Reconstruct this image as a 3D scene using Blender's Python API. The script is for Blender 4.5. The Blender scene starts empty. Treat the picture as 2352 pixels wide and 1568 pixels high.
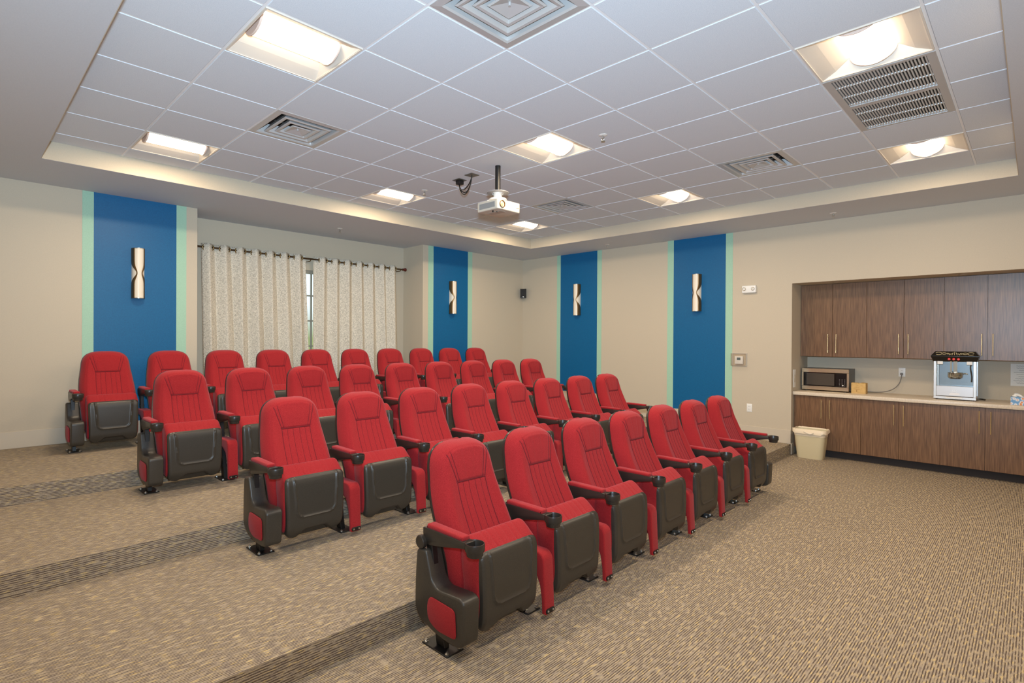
import bpy, bmesh, math, random
from mathutils import Vector, Matrix

random.seed(7)
scene = bpy.context.scene
C = scene.collection
PI = math.pi

# ------------------------------------------------------------------ camera
EYE = 1.556
yaw, pitch, roll = 0.7947768, -0.0040268, 0.0053248
fv = Vector((math.cos(yaw)*math.cos(pitch), math.sin(yaw)*math.cos(pitch), math.sin(pitch)))
rv = Vector((math.sin(yaw), -math.cos(yaw), 0.0))
uv_ = rv.cross(fv)
r2 = rv*math.cos(roll) + uv_*math.sin(roll)
u2 = -rv*math.sin(roll) + uv_*math.cos(roll)
cam_d = bpy.data.cameras.new('camera')
cam = bpy.data.objects.new('camera', cam_d)
C.objects.link(cam)
M = Matrix.Identity(4)
for i in range(3):
    M[i][0], M[i][1], M[i][2] = r2[i], u2[i], -fv[i]
M[2][3] = EYE
cam.matrix_world = M
cam_d.sensor_fit = 'HORIZONTAL'
cam_d.sensor_width = 36.0
cam_d.lens = 1246.917/2352*36.0
cam_d.shift_x = (1176-1107.96)/2352
cam_d.clip_start = 0.02
scene.camera = cam

# ------------------------------------------------------------------ view, world, lights
vs = scene.view_settings
vs.view_transform = 'Standard'
vs.look = 'None'
vs.exposure = -0.16
vs.gamma = 1.0
vs.use_curve_mapping = False
LAMP = 6.5                       # glow of the nine ceiling light lenses
LAMP_W = 33.0                    # watts thrown down by each of them
LAMP_COL = (1.0, 0.80, 0.56)
FLASH = 250.0                     # the photographer's flash (its shadow is on the ceiling behind the projector)
FLASH_COL = (0.58, 0.795, 1.0)

world = bpy.data.worlds.new('daylight')
scene.world = world
world.use_nodes = True
nt = world.node_tree
nt.nodes.clear()
wo = nt.nodes.new('ShaderNodeOutputWorld')
bg = nt.nodes.new('ShaderNodeBackground')
tc = nt.nodes.new('ShaderNodeTexCoord')
sp = nt.nodes.new('ShaderNodeSeparateXYZ')
rp = nt.nodes.new('ShaderNodeValToRGB')
nt.links.new(tc.outputs['Generated'], sp.inputs[0])
nt.links.new(sp.outputs['Z'], rp.inputs[0])
rp.color_ramp.elements[0].position = 0.0
rp.color_ramp.elements[0].color = (0.30, 0.36, 0.16, 1)
rp.color_ramp.elements[1].position = 0.06
rp.color_ramp.elements[1].color = (0.85, 0.93, 1.0, 1)
nt.links.new(rp.outputs[0], bg.inputs[0])
bg.inputs[1].default_value = 1.6
nt.links.new(bg.outputs[0], wo.inputs[0])

fl = bpy.data.lights.new('camera_flash', 'SPOT')   # on the camera, head tilted up
fl.energy = FLASH
fl.color = FLASH_COL
fl.shadow_soft_size = 0.06
fl.spot_size = math.radians(165)
fl.spot_blend = 1.0
fl.use_nodes = True
_n, _l = fl.node_tree.nodes, fl.node_tree.links
_f = _n.new('ShaderNodeLightFalloff'); _f.inputs['Strength'].default_value = 1.0
_l.new(_f.outputs['Linear'], _n['Emission'].inputs['Strength'])
flo = bpy.data.objects.new('camera_flash', fl)
flo.location = (0.0, 0.0, EYE+0.22)
flo.rotation_euler = Vector((math.cos(yaw), math.sin(yaw), 0.85)).to_track_quat('-Z', 'Y').to_euler()
C.objects.link(flo)

# ------------------------------------------------------------------ materials
def mat(name, col, rough=0.6, metal=0.0, spec=0.5):
    m = bpy.data.materials.new(name)
    m.use_nodes = True
    b = m.node_tree.nodes['Principled BSDF']
    b.inputs['Base Color'].default_value = (*col, 1)
    b.inputs['Roughness'].default_value = rough
    b.inputs['Metallic'].default_value = metal
    b.inputs['Specular IOR Level'].default_value = spec
    return m

def S(r, g, b):
    f = lambda c: (c/255/12.92) if c/255 <= 0.04045 else ((c/255+0.055)/1.055)**2.4
    return (f(r), f(g), f(b))

def nodes(m):
    return m.node_tree.nodes, m.node_tree.links, m.node_tree.nodes['Principled BSDF']

def add_noise(m, scale, c0, c1, p0=0.3, p1=0.7, bump=0.0, detail=4, vec=(1, 1, 1), bdist=0.002, coord='Object'):
    N, L, B = nodes(m)
    tc = N.new('ShaderNodeTexCoord'); mp = N.new('ShaderNodeMapping')
    mp.inputs['Scale'].default_value = vec
    L.new(tc.outputs[coord], mp.inputs[0])
    nz = N.new('ShaderNodeTexNoise'); nz.inputs['Scale'].default_value = scale
    nz.inputs['Detail'].default_value = detail
    L.new(mp.outputs[0], nz.inputs['Vector'])
    cr = N.new('ShaderNodeValToRGB')
    cr.color_ramp.elements[0].position = p0; cr.color_ramp.elements[0].color = (*c0, 1)
    cr.color_ramp.elements[1].position = p1; cr.color_ramp.elements[1].color = (*c1, 1)
    L.new(nz.outputs['Fac'], cr.inputs[0])
    L.new(cr.outputs[0], B.inputs['Base Color'])
    if bump:
        bp = N.new('ShaderNodeBump'); bp.inputs['Strength'].default_value = bump
        bp.inputs['Distance'].default_value = bdist
        L.new(nz.outputs['Fac'], bp.inputs['Height'])
        L.new(bp.outputs[0], B.inputs['Normal'])
    return m

def sc_(c, k): return tuple(min(1, x*k) for x in c)

W_WALL = S(196, 182, 160)
m_wall = add_noise(mat('painted_wall', W_WALL, 0.55, spec=0.3), 120, sc_(W_WALL, .97), sc_(W_WALL, 1.03), bump=0.05, bdist=0.001)
m_soffit = add_noise(mat('painted_soffit', S(203, 205, 210), 0.7, spec=0.2), 150, S(200, 202, 207), S(206, 208, 213), bump=0.05, bdist=0.001)
m_blue = add_noise(mat('blue_paint', S(0, 84, 138), 0.45, spec=0.4), 90, S(0, 86, 132), S(2, 96, 144), bump=0.08, bdist=0.001)
m_mint = add_noise(mat('mint_paint', S(166, 205, 178), 0.5, spec=0.35), 90, S(158, 194, 168), S(165, 201, 175))
m_base = mat('baseboard_paint', S(200, 186, 165), 0.45)
m_tile = add_noise(mat('ceiling_tile', S(222, 222, 224), 0.9, spec=0.1), 300, S(204, 210, 218), S(222, 227, 233), 0.35, 0.6, bump=0.08, bdist=0.002)
m_grid = mat('ceiling_grid_white', S(235, 235, 236), 0.45)
m_white = mat('white_enamel', S(235, 232, 226), 0.4)
m_lampwhite = mat('lamp_reflector', S(222, 212, 198), 0.5)
m_capband = mat('lamp_end_cap', S(226, 205, 192), 0.5)

def carpet():
    m = mat('striped_carpet', (0.2, 0.15, 0.1), 0.95, spec=0.1)
    N, L, B = nodes(m)
    def math_(op, a, b=None):
        n = N.new('ShaderNodeMath'); n.operation = op
        for i, v in enumerate((a, b)):
            if v is None: continue
            if isinstance(v, (int, float)): n.inputs[i].default_value = v
            else: L.new(v, n.inputs[i])
        return n.outputs[0]
    tc = N.new('ShaderNodeTexCoord'); sx = N.new('ShaderNodeSeparateXYZ')
    L.new(tc.outputs['Object'], sx.inputs[0])
    wob = N.new('ShaderNodeTexNoise'); wob.inputs['Scale'].default_value = 30
    L.new(tc.outputs['Object'], wob.inputs['Vector'])
    v = math_('ADD', math_('ADD', sx.outputs['Y'], sx.outputs['Z']), math_('MULTIPLY', wob.outputs['Fac'], 0.004))
    st = math_('DIVIDE', v, 0.0112)
    idx = math_('FLOOR', st); fr = math_('FRACT', st)
    # soft streaks of tan, grey and straw yarn drawn out along each row of loops
    def streak(sx_, off, det):
        cb = N.new('ShaderNodeCombineXYZ')
        L.new(math_('MULTIPLY', sx.outputs['X'], sx_), cb.inputs[0]); L.new(math_('ADD', math_('MULTIPLY', st, 0.85), off), cb.inputs[1])
        nz = N.new('ShaderNodeTexNoise'); nz.inputs['Scale'].default_value = 1.0; nz.inputs['Detail'].default_value = det
        L.new(cb.outputs[0], nz.inputs['Vector']); return nz.outputs['Fac']
    s1 = streak(24.0, 0.0, 2.5); s2 = streak(17.0, 63.0, 1.0)
    cr = N.new('ShaderNodeValToRGB'); r = cr.color_ramp
    cols = [(0.30, S(146, 134, 124)), (0.44, S(168, 156, 140)), (0.56, S(180, 165, 142)), (0.68, S(206, 184, 136))]
    r.elements[0].position = cols[0][0]; r.elements[0].color = (*cols[0][1], 1)
    r.elements[1].position = cols[1][0]; r.elements[1].color = (*cols[1][1], 1)
    for p, c in cols[2:]:
        e = r.elements.new(p); e.color = (*c, 1)
    L.new(s1, cr.inputs[0])
    # a thin dark line of loops between the rows, broken here and there
    soft = N.new('ShaderNodeMapRange'); soft.interpolation_type = 'SMOOTHSTEP'
    L.new(math_('ABSOLUTE', math_('SUBTRACT', fr, 0.5)), soft.inputs[0])
    soft.inputs[1].default_value = 0.14; soft.inputs[2].default_value = 0.32; soft.inputs[3].default_value = 1.0; soft.inputs[4].default_value = 0.0
    brk = N.new('ShaderNodeMapRange'); L.new(s2, brk.inputs[0])
    brk.inputs[1].default_value = 0.36; brk.inputs[2].default_value = 0.50; brk.inputs[3].default_value = 0.12; brk.inputs[4].default_value = 1.0
    dk = math_('MULTIPLY', soft.outputs[0], brk.outputs[0])
    fine = N.new('ShaderNodeTexNoise'); fine.inputs['Scale'].default_value = 260; fine.inputs['Detail'].default_value = 2
    L.new(tc.outputs['Object'], fine.inputs['Vector'])
    mx = N.new('ShaderNodeMix'); mx.data_type = 'RGBA'
    L.new(dk, mx.inputs[0]); L.new(cr.outputs[0], mx.inputs[6])
    mx.inputs[7].default_value = (*S(98, 86, 78), 1)
    mm = N.new('ShaderNodeMix'); mm.data_type = 'RGBA'; mm.blend_type = 'MULTIPLY'; mm.inputs[0].default_value = 1.0
    rr = N.new('ShaderNodeMapRange'); rr.inputs[1].default_value = 0.3; rr.inputs[2].default_value = 0.7
    rr.inputs[3].default_value = 0.82; rr.inputs[4].default_value = 1.18
    L.new(fine.outputs['Fac'], rr.inputs[0])
    L.new(mx.outputs[2], mm.inputs[6]); L.new(rr.outputs[0], mm.inputs[7])
    L.new(mm.outputs[2], B.inputs['Base Color'])
    bp = N.new('ShaderNodeBump'); bp.inputs['Strength'].default_value = 0.5; bp.inputs['Distance'].default_value = 0.003
    L.new(math_('ADD', math_('ABSOLUTE', math_('SUBTRACT', fr, 0.5)), fine.outputs['Fac']), bp.inputs['Height'])
    L.new(bp.outputs[0], B.inputs['Normal'])
    return m
m_carpet = carpet()

RED = S(186, 38, 46)
m_red = add_noise(mat('red_woven_fabric', RED, 0.9, spec=0.15), 420, S(134, 25, 30), S(176, 47, 50), 0.3, 0.7, bump=0.3, bdist=0.0015, detail=2)
nB = m_red.node_tree.nodes['Principled BSDF']
nB.inputs['Sheen Weight'].default_value = 0.14
nB.inputs['Sheen Tint'].default_value = (1.0, 0.75, 0.8, 1)
m_thread = mat('dark_red_thread', S(104, 20, 30), 0.9)
m_black = add_noise(mat('black_moulded_plastic', S(58, 53, 46), 0.38, spec=0.5), 340, S(50, 46, 41), S(66, 61, 54), bump=0.22, bdist=0.001, detail=2)
m_blacks = mat('black_smooth_plastic', S(46, 42, 38), 0.33)
m_steel = mat('black_steel', S(24, 22, 21), 0.4)
m_bolt = mat('bolt_steel', S(200, 200, 196), 0.3, 1.0)
m_alu = add_noise(mat('brushed_metal', S(190, 182, 168), 0.32, 0.9), 60, S(182, 174, 160), S(200, 192, 178), vec=(1, 1, 30))
m_bronze = mat('bronze_edge', S(124, 96, 62), 0.35, 0.8)
m_cream = mat('frosted_sconce_glass', S(236, 222, 200), 0.35)
m_diff = mat('diffuser_metal', S(196, 194, 192), 0.35, 0.25)
m_dark = mat('dark_void', S(34, 30, 28), 0.9)
m_brown = mat('duct_brown', S(96, 80, 60), 0.9)
m_brass = mat('pale_brass', S(214, 188, 140), 0.28, 0.85)

def wood():
    m = mat('walnut_laminate', S(96, 68, 50), 0.34, spec=0.5)
    add_noise(m, 6.5, S(84, 58, 40), S(140, 104, 74), 0.26, 0.74, detail=9, vec=(22, 22, 0.8), bump=0.05, bdist=0.001)
    return m
m_wood = wood()
m_counter = add_noise(mat('counter_laminate', S(222, 206, 184), 0.35), 70, S(214, 198, 176), S(230, 214, 192))

def linen():
    m = mat('linen_curtain', S(176, 166, 150), 0.95, spec=0.1)
    N, L, B = nodes(m)
    tc = N.new('ShaderNodeTexCoord')
    outs = []
    for vec in ((1.0, 0.3, 0.14), (0.12, 0.06, 1.5)):
        mp = N.new('ShaderNodeMapping'); mp.inputs['Scale'].default_value = vec
        L.new(tc.outputs['Object'], mp.inputs[0])
        nz = N.new('ShaderNodeTexNoise'); nz.inputs['Scale'].default_value = 380; nz.inputs['Detail'].default_value = 2
        L.new(mp.outputs[0], nz.inputs['Vector']); outs.append(nz.outputs['Fac'])
    ad = N.new('ShaderNodeMath'); ad.operation = 'ADD'
    L.new(outs[0], ad.inputs[0]); L.new(outs[1], ad.inputs[1])
    cr = N.new('ShaderNodeValToRGB')
    ml = N.new('ShaderNodeMath'); ml.operation = 'MULTIPLY'; ml.inputs[1].default_value = 0.5
    L.new(ad.outputs[0], ml.inputs[0]); L.new(ml.outputs[0], cr.inputs[0])
    cr.color_ramp.elements[0].position = 0.40; cr.color_ramp.elements[0].color = (*S(158, 149, 134), 1)
    cr.color_ramp.elements[1].position = 0.56; cr.color_ramp.elements[1].color = (*S(232, 222, 204), 1)
    L.new(cr.outputs[0], B.inputs['Base Color'])
    bp = N.new('ShaderNodeBump'); bp.inputs['Strength'].default_value = 0.25; bp.inputs['Distance'].default_value = 0.002
    L.new(ml.outputs[0], bp.inputs['Height']); L.new(bp.outputs[0], B.inputs['Normal'])
    return m
m_linen = linen()

def glass(name, col=(1, 1, 1), rough=0.0):
    m = bpy.data.materials.new(name); m.use_nodes = True
    N, L = m.node_tree.nodes, m.node_tree.links
    N.clear()
    o = N.new('ShaderNodeOutputMaterial'); g = N.new('ShaderNodeBsdfGlossy'); t = N.new('ShaderNodeBsdfTransparent')
    lw = N.new('ShaderNodeLayerWeight'); pw = N.new('ShaderNodeMath'); pw.operation = 'POWER'; pw.inputs[1].default_value = 4.0
    f = N.new('ShaderNodeMath'); f.operation = 'MULTIPLY_ADD'; f.inputs[1].default_value = 0.6; f.inputs[2].default_value = 0.04
    L.new(lw.outputs['Facing'], pw.inputs[0]); L.new(pw.outputs[0], f.inputs[0])
    g.inputs['Roughness'].default_value = rough
    t.inputs[0].default_value = (*col, 1)
    mx = N.new('ShaderNodeMixShader')
    L.new(f.outputs[0], mx.inputs[0]); L.new(t.outputs[0], mx.inputs[1]); L.new(g.outputs[0], mx.inputs[2])
    L.new(mx.outputs[0], o.inputs[0])
    return m
m_glass = glass('clear_glass', (0.93, 0.95, 0.95))
m_acrylic = glass('clear_acrylic', (0.96, 0.95, 0.93))

def emit(name, col, s):
    m = bpy.data.materials.new(name); m.use_nodes = True
    N, L = m.node_tree.nodes, m.node_tree.links
    b = N['Principled BSDF']
    b.inputs['Base Color'].default_value = (0.9, 0.88, 0.84, 1)
    b.inputs['Emission Color'].default_value = (*col, 1)
    b.inputs['Emission Strength'].default_value = s
    return m
m_lens = emit('lit_lamp_lens', LAMP_COL, LAMP)

# ------------------------------------------------------------------ mesh helpers
def empty(name, loc, label=None, cat=None, group=None, rz=0):
    o = bpy.data.objects.new(name, None)
    o.location = loc; o.rotation_euler = (0, 0, rz)
    o.empty_display_size = 0.1
    C.objects.link(o)
    tag(o, label, cat, group)
    return o

def tag(o, label=None, cat=None, group=None, kind=None):
    if label: o['label'] = label
    if cat: o['category'] = cat
    if group: o['group'] = group
    if kind: o['kind'] = kind
    return o

class MB:
    def __init__(self): self.bm = bmesh.new()
    def _merge(self, other):
        me = bpy.data.meshes.new('tmp'); other.to_mesh(me); other.free()
        self.bm.from_mesh(me); bpy.data.meshes.remove(me)
    def box(self, a, b, bevel=0.0, seg=2):
        t = bmesh.new(); bmesh.ops.create_cube(t, size=1)
        s = [b[i]-a[i] for i in range(3)]; c = [(a[i]+b[i])/2 for i in range(3)]
        for v in t.verts: v.co = Vector([c[i]+v.co[i]*s[i] for i in range(3)])
        if bevel: bmesh.ops.bevel(t, geom=list(t.edges), offset=bevel, segments=seg, affect='EDGES', profile=0.5)
        self._merge(t); return self
    def prism(self, pts, a, b, axis='x', bevel=0.0, seg=2):
        """polygon pts in the plane normal to axis, extruded from a to b"""
        t = bmesh.new()
        def P(p, h):
            return {'x': (h, p[0], p[1]), 'y': (p[0], h, p[1]), 'z': (p[0], p[1], h)}[axis]
        lo = [t.verts.new(P(p, a)) for p in pts]; hi = [t.verts.new(P(p, b)) for p in pts]
        n = len(pts)
        f0 = t.faces.new(lo[::-1]); f1 = t.faces.new(hi)
        for i in range(n): t.faces.new((lo[i], lo[(i+1) % n], hi[(i+1) % n], hi[i]))
        bmesh.ops.recalc_face_normals(t, faces=list(t.faces))
        if bevel:
            ed = [e for e in t.edges if any(f in (f0, f1) for f in e.link_faces)]
            bmesh.ops.bevel(t, geom=ed, offset=bevel, segments=seg, affect='EDGES', profile=0.5)
        self._merge(t); return self
    def slab(self, pts, a, b, bevel, seg=4):
        """polygon in the y-z plane extruded along x with rounded rims; safe for concave outlines"""
        n = len(pts); P2 = [Vector(p) for p in pts]
        area = sum(P2[i].x*P2[(i+1) % n].y-P2[(i+1) % n].x*P2[i].y for i in range(n))
        if area < 0: P2.reverse()
        nrm = []
        for i in range(n):
            d0 = (P2[i]-P2[i-1]).normalized(); d1 = (P2[(i+1) % n]-P2[i]).normalized()
            m0 = Vector((-d0.y, d0.x)); m1 = Vector((-d1.y, d1.x)); m_ = (m0+m1)
            m_ = m_/max(m_.length_squared/2, 0.3)
            nrm.append(m_)
        lay = []
        for k in range(seg+1):
            t = PI/2*k/seg; lay.append((a+bevel*(1-math.sin(t)), bevel*(1-math.cos(t))))
        lay = [(x, i) for x, i in reversed(lay)]
        lay = [(a+bevel*(1-math.cos(PI/2*k/seg)), bevel*(1-math.sin(PI/2*k/seg))) for k in range(seg+1)]
        lay += [(b-(x-a), i) for x, i in reversed(lay)]
        t = bmesh.new(); vv = []
        for x, ins in lay:
            vv.append([t.verts.new((x, (P2[i]+nrm[i]*ins).x, (P2[i]+nrm[i]*ins).y)) for i in range(n)])
        for i in range(len(vv)-1):
            for k in range(n): t.faces.new((vv[i][k], vv[i][(k+1) % n], vv[i+1][(k+1) % n], vv[i+1][k]))
        c0 = t.faces.new(vv[0][::-1]); c1 = t.faces.new(vv[-1])
        bmesh.ops.triangulate(t, faces=[c0, c1])
        bmesh.ops.recalc_face_normals(t, faces=list(t.faces))
        self._merge(t); return self
    def lathe(self, prof, c, axis='z', n=32, close=False):
        """prof: (radius, height along axis) list"""
        t = bmesh.new(); rings = []
        for (r, h) in prof:
            ring = []
            for k in range(n):
                a = 2*PI*k/n; x, y = r*math.cos(a), r*math.sin(a)
                p = {'z': (x, y, h), 'x': (h, x, y), 'y': (x, h, y)}[axis]
                ring.append(t.verts.new(Vector(p)+Vector(c)))
            rings.append(ring)
        for i in range(len(rings)-1):
            for k in range(n):
                t.faces.new((rings[i][k], rings[i][(k+1) % n], rings[i+1][(k+1) % n], rings[i+1][k]))
        if close:
            t.faces.new((*[rings[-1][k] for k in range(n)],)); t.faces.new((*[rings[0][k] for k in range(n-1, -1, -1)],))
        bmesh.ops.recalc_face_normals(t, faces=list(t.faces))
        self._merge(t); return self
    def cyl(self, c, r, h, axis='z', n=24, bevel=0.0):
        b = bevel
        pr = [(r, 0), (r, h)] if not b else [(r-b, 0), (r, b), (r, h-b), (r-b, h)]
        return self.lathe(pr, c, axis, n, True)
    def tube(self, pts, r, n=10):
        t = bmesh.new(); rings = []
        pts = [Vector(p) for p in pts]
        up = Vector((0, 0, 1))
        for i, p in enumerate(pts):
            d = (pts[min(i+1, len(pts)-1)]-pts[max(i-1, 0)]).normalized()
            s = d.cross(up)
            if s.length < 1e-3: s = d.cross(Vector((1, 0, 0)))
            s.normalize(); q = s.cross(d)
            rr = r[i] if isinstance(r, (list, tuple)) else r
            rings.append([t.verts.new(p+s*rr*math.cos(2*PI*k/n)+q*rr*math.sin(2*PI*k/n)) for k in range(n)])
        for i in range(len(rings)-1):
            for k in range(n):
                t.faces.new((rings[i][k], rings[i][(k+1) % n], rings[i+1][(k+1) % n], rings[i+1][k]))
        t.faces.new(rings[0][::-1]); t.faces.new(rings[-1])
        bmesh.ops.recalc_face_normals(t, faces=list(t.faces))
        self._merge(t); return self
    def torus(self, c, R, r, axis='x', n=24, k=10):
        pr = []
        for j in range(k+1):
            a = 2*PI*j/k; pr.append((R+r*math.cos(a), r*math.sin(a)))
        return self.lathe(pr, c, axis, n)
    def quad(self, pts):
        self.bm.faces.new([self.bm.verts.new(p) for p in pts]); return self
    def grid(self, fn, nu, nv):
        """fn(i, j) -> point for i in 0..nu, j in 0..nv"""
        vs_ = [[self.bm.verts.new(fn(i, j)) for j in range(nv+1)] for i in range(nu+1)]
        for i in range(nu):
            for j in range(nv):
                self.bm.faces.new((vs_[i][j], vs_[i+1][j], vs_[i+1][j+1], vs_[i][j+1]))
        return vs_
    def build(self, name, material, parent=None, origin=(0, 0, 0), smooth=True, angle=40, weld=0.0):
        bm = self.bm
        if weld: bmesh.ops.remove_doubles(bm, verts=list(bm.verts), dist=weld)
        o3 = Vector(origin)
        for v in bm.verts: v.co -= o3
        me = bpy.data.meshes.new(name); bm.to_mesh(me); bm.free()
        if smooth:
            me.polygons.foreach_set('use_smooth', [True]*len(me.polygons))
            me.set_sharp_from_angle(angle=math.radians(angle))
        me.materials.append(material)
        o = bpy.data.objects.new(name, me)
        C.objects.link(o)
        if parent is not None: o.parent = parent
        else: o.location = o3
        return o

def struct(o): o['kind'] = 'structure'; return o

def arc(cx, cy, r, a0, a1, n):
    return [(cx+r*math.cos(math.radians(a0+(a1-a0)*k/n)), cy+r*math.sin(math.radians(a0+(a1-a0)*k/n))) for k in range(n+1)]

def rounded_poly(pts, rad, n=5):
    """round the corners of a polygon; rad is one radius or one per corner"""
    out = []; N = len(pts)
    for i in range(N):
        p = Vector(pts[i]); a = Vector(pts[i-1])-p; b = Vector(pts[(i+1) % N])-p
        r = rad[i] if isinstance(rad, (list, tuple)) else rad
        d = min(r, a.length*0.49, b.length*0.49)
        if d < 1e-5: out.append(tuple(p)); continue
        q0 = p+a.normalized()*d; q1 = p+b.normalized()*d
        for k in range(n+1):
            t = k/n
            out.append(tuple(q0*(1-t)**2+p*2*t*(1-t)+q1*t*t))
    return out

def interp(tab, z):
    if z <= tab[0][0]: return tab[0][1]
    for (a, va), (b, vb) in zip(tab, tab[1:]):
        if z <= b:
            t = (z-a)/(b-a); t = t
            return va+(vb-va)*t
    return tab[-1][1]

def sm_tab(tab, z, h=0.035):
    return sum(interp(tab, z+d*h) for d in (-1, -.5, 0, .5, 1))/5

def segd(p, a, b):
    ax, ay = a; bx, by = b
    dx, dy = bx-ax, by-ay
    t = max(0, min(1, ((p[0]-ax)*dx+(p[1]-ay)*dy)/(dx*dx+dy*dy)))
    return math.hypot(p[0]-ax-t*dx, p[1]-ay-t*dy)

# ------------------------------------------------------------------ the room
XL, XR, YN, YB = -0.43, 8.25, -0.92, 7.25      # faces of the four walls
SOF, CEIL, TOP = 3.148, 3.313, 3.50
BX0, BX1, BY = 2.18, 5.70, 7.80                # window bay in the back wall
AY0, AY1, AXB, AZ = 0.0, 2.345, 9.0, 2.345     # cabinet alcove in the side wall
R1, RS, RH = 2.345, 1.524, 0.1417              # first riser, tier depth, tier height

f = MB(); f.box((XL, YN, -0.1), (XR, R1, 0)); f.box((XR, AY0, -0.1), (AXB, AY1, 0))
struct(f.build('floor', m_carpet, smooth=False))
for k in range(3):
    t = MB(); y0 = R1+RS*k; y1 = R1+RS*(k+1) if k < 2 else YB
    t.box((XL, y0, -0.1), (XR, y1, RH*(k+1)))
    if k == 2: t.box((BX0, YB, -0.1), (BX1, BY, RH*3))
    struct(t.build('floor_tier', m_carpet, smooth=False))

w = MB()
w.box((XL-0.1, YB, 0), (BX0, BY+0.1, TOP)); w.box((BX1, YB, 0), (XR+0.1, BY+0.1, TOP))
WX0, WX1, WZ0, WZ1 = 2.55, 5.30, 1.05, 2.60
w.box((BX0, BY, 0), (WX0, BY+0.1, TOP)); w.box((WX1, BY, 0), (BX1, BY+0.1, TOP))
w.box((WX0, BY, 0), (WX1, BY+0.1, WZ0)); w.box((WX0, BY, WZ1), (WX1, BY+0.1, TOP))
struct(w.build('wall_back', m_wall, smooth=False))
for p, q in (((XR, AY1, 0), (AXB+0.1, YB, TOP)), ((XR, YN-0.1, 0), (AXB+0.1, AY0, TOP)), ((XR, AY0, AZ), (AXB+0.1, AY1, TOP))):
    struct(MB().box(p, q).build('wall_right', m_wall, smooth=False))
struct(MB().box((AXB, AY0, 0), (AXB+0.1, AY1, AZ)).build('wall_alcove', m_wall, smooth=False))
struct(MB().box((XL-0.1, YN, 0), (XL, YB, TOP)).build('wall_left', m_wall, smooth=False))
struct(MB().box((XL-0.1, YN-0.1, 0), (XR, YN, TOP)).build('wall_front', m_wall, smooth=False))

# baseboards
def bboard(name, pts):
    b = MB()
    for a, c in pts: b.box(a, c, 0.003, 1)
    return struct(b.build(name, m_base, smooth=False))
T3 = RH*3
bboard('baseboard_back', [((XL, YB-0.014, T3), (BX0, YB, T3+0.172)), ((BX1, YB-0.014, T3), (XR, YB, T3+0.172))])
bboard('baseboard_right', [((XR-0.014, R1, RH), (XR, R1+RS, RH+0.188)), ((XR-0.014, R1+RS, 2*RH), (XR, R1+2*RS, 2*RH+0.188)), ((XR-0.014, R1+2*RS, T3), (XR, YB-0.014, T3+0.172)),
                           ((XR-0.012, AY1-0.014, 0), (XR+0.075, AY1, 0.150))])
bboard('baseboard_left', [((XL, R1+2*RS, T3), (XL+0.014, YB, T3+0.172)), ((XL, YN, 0), (XL+0.014, R1, 0.172))])

# painted stripes: mint edges, blue field
n = [0]
def stripe(axis, a, b, m, z0, zt=SOF):
    n[0] += 1
    if axis == 'y': s = MB().box((a, YB-0.003, z0), (b, YB, zt))
    else: s = MB().box((XR-0.003, a, z0), (XR, b, zt))
    return struct(s.build('trim_%d' % n[0], m, smooth=False))
Z3 = T3+0.172
for (a, b, c, d) in ((1.026, 1.128, 1.947, 2.056), (5.815, 5.927, 6.733, 6.842)):
    stripe('y', a, b, m_mint, Z3); stripe('y', b, c, m_blue, Z3); stripe('y', c, d, m_mint, Z3)
for (a, b, c, d), z0 in (((5.394, 5.486, 6.298, 6.384), Z3), ((3.137, 3.238, 4.052, 4.155), 2*RH+0.188)):
    stripe('x', a, b, m_mint, z0 if a > 4 else RH+0.188); stripe('x', b, c, m_blue, z0 if a > 4 else RH+0.188); stripe('x', c, d, m_mint, z0)

# ceiling: dropped border round a tray of 2 ft tiles
G = 0.6096; GX, GY = 2.4083, 2.2566
TX0, TX1, TY0, TY1 = GX-3*G, GX+8*G, GY-3.5*G, GY+6.5*G
c = MB()
c.box((XL, YN, SOF), (TX0, YB, TOP)); c.box((TX1, YN, SOF), (XR, YB, TOP))
c.box((TX0, YN, SOF), (TX1, TY0, TOP)); c.box((TX0, TY1, SOF), (TX1, YB, TOP))
c.box((BX0, YB, SOF), (BX1, BY, TOP))
struct(c.build('ceiling_border', m_soffit, smooth=False))

for q, (p, e) in enumerate((((TX0-0.001, TY0, SOF+0.001), (TX0+0.004, TY1, CEIL+0.02)), ((TX1-0.004, TY0, SOF+0.001), (TX1+0.001, TY1, CEIL+0.02)),
                            ((TX0+0.004, TY0-0.001, SOF+0.001), (TX1-0.004, TY0+0.004, CEIL+0.02)), ((TX0+0.004, TY1-0.004, SOF+0.001), (TX1-0.004, TY1+0.001, CEIL+0.02)))):
    struct(MB().box(p, e).build('trim_%d' % (14+q), m_wall, smooth=False))
LIGHTS = [(-2, 1), (-2, 5), (2, 1), (2, 5), (2, -3), (6, -3), (6, 1), (6, 5), (-2, -3)]
DIFFS = [(-1, -1), (-1, 3), (5, -1), (5, 3)]
RET = [(3, -3), (4, -3)]
special = set(LIGHTS+DIFFS+RET)
c = MB()
ys = [TY0]+[GY+G*j for j in range(-3, 7)]+[TY1]
for i in range(-3, 8):
    x0, x1 = GX+G*i, GX+G*(i+1)
    for q in range(len(ys)-1):
        y0, y1 = ys[q], ys[q+1]
        if (i, q-4) in special: continue
        e = 0.0075
        a, b = (x0+e, y0+e), (x1-e, y1-e)
        h = 0.0065
        zt, zb = CEIL+h, CEIL
        P = [(a[0], a[1]), (b[0], a[1]), (b[0], b[1]), (a[0], b[1])]
        k = 0.004
        Q = [(a[0]+k, a[1]+k), (b[0]-k, a[1]+k), (b[0]-k, b[1]-k), (a[0]+k, b[1]-k)]
        tv = [c.bm.verts.new((*p, zt)) for p in P]; bv = [c.bm.verts.new((*p, zb)) for p in Q]
        c.bm.faces.new(bv[::-1])
        for u in range(4): c.bm.faces.new((tv[u], tv[(u+1) % 4], bv[(u+1) % 4], bv[u]))
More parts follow.
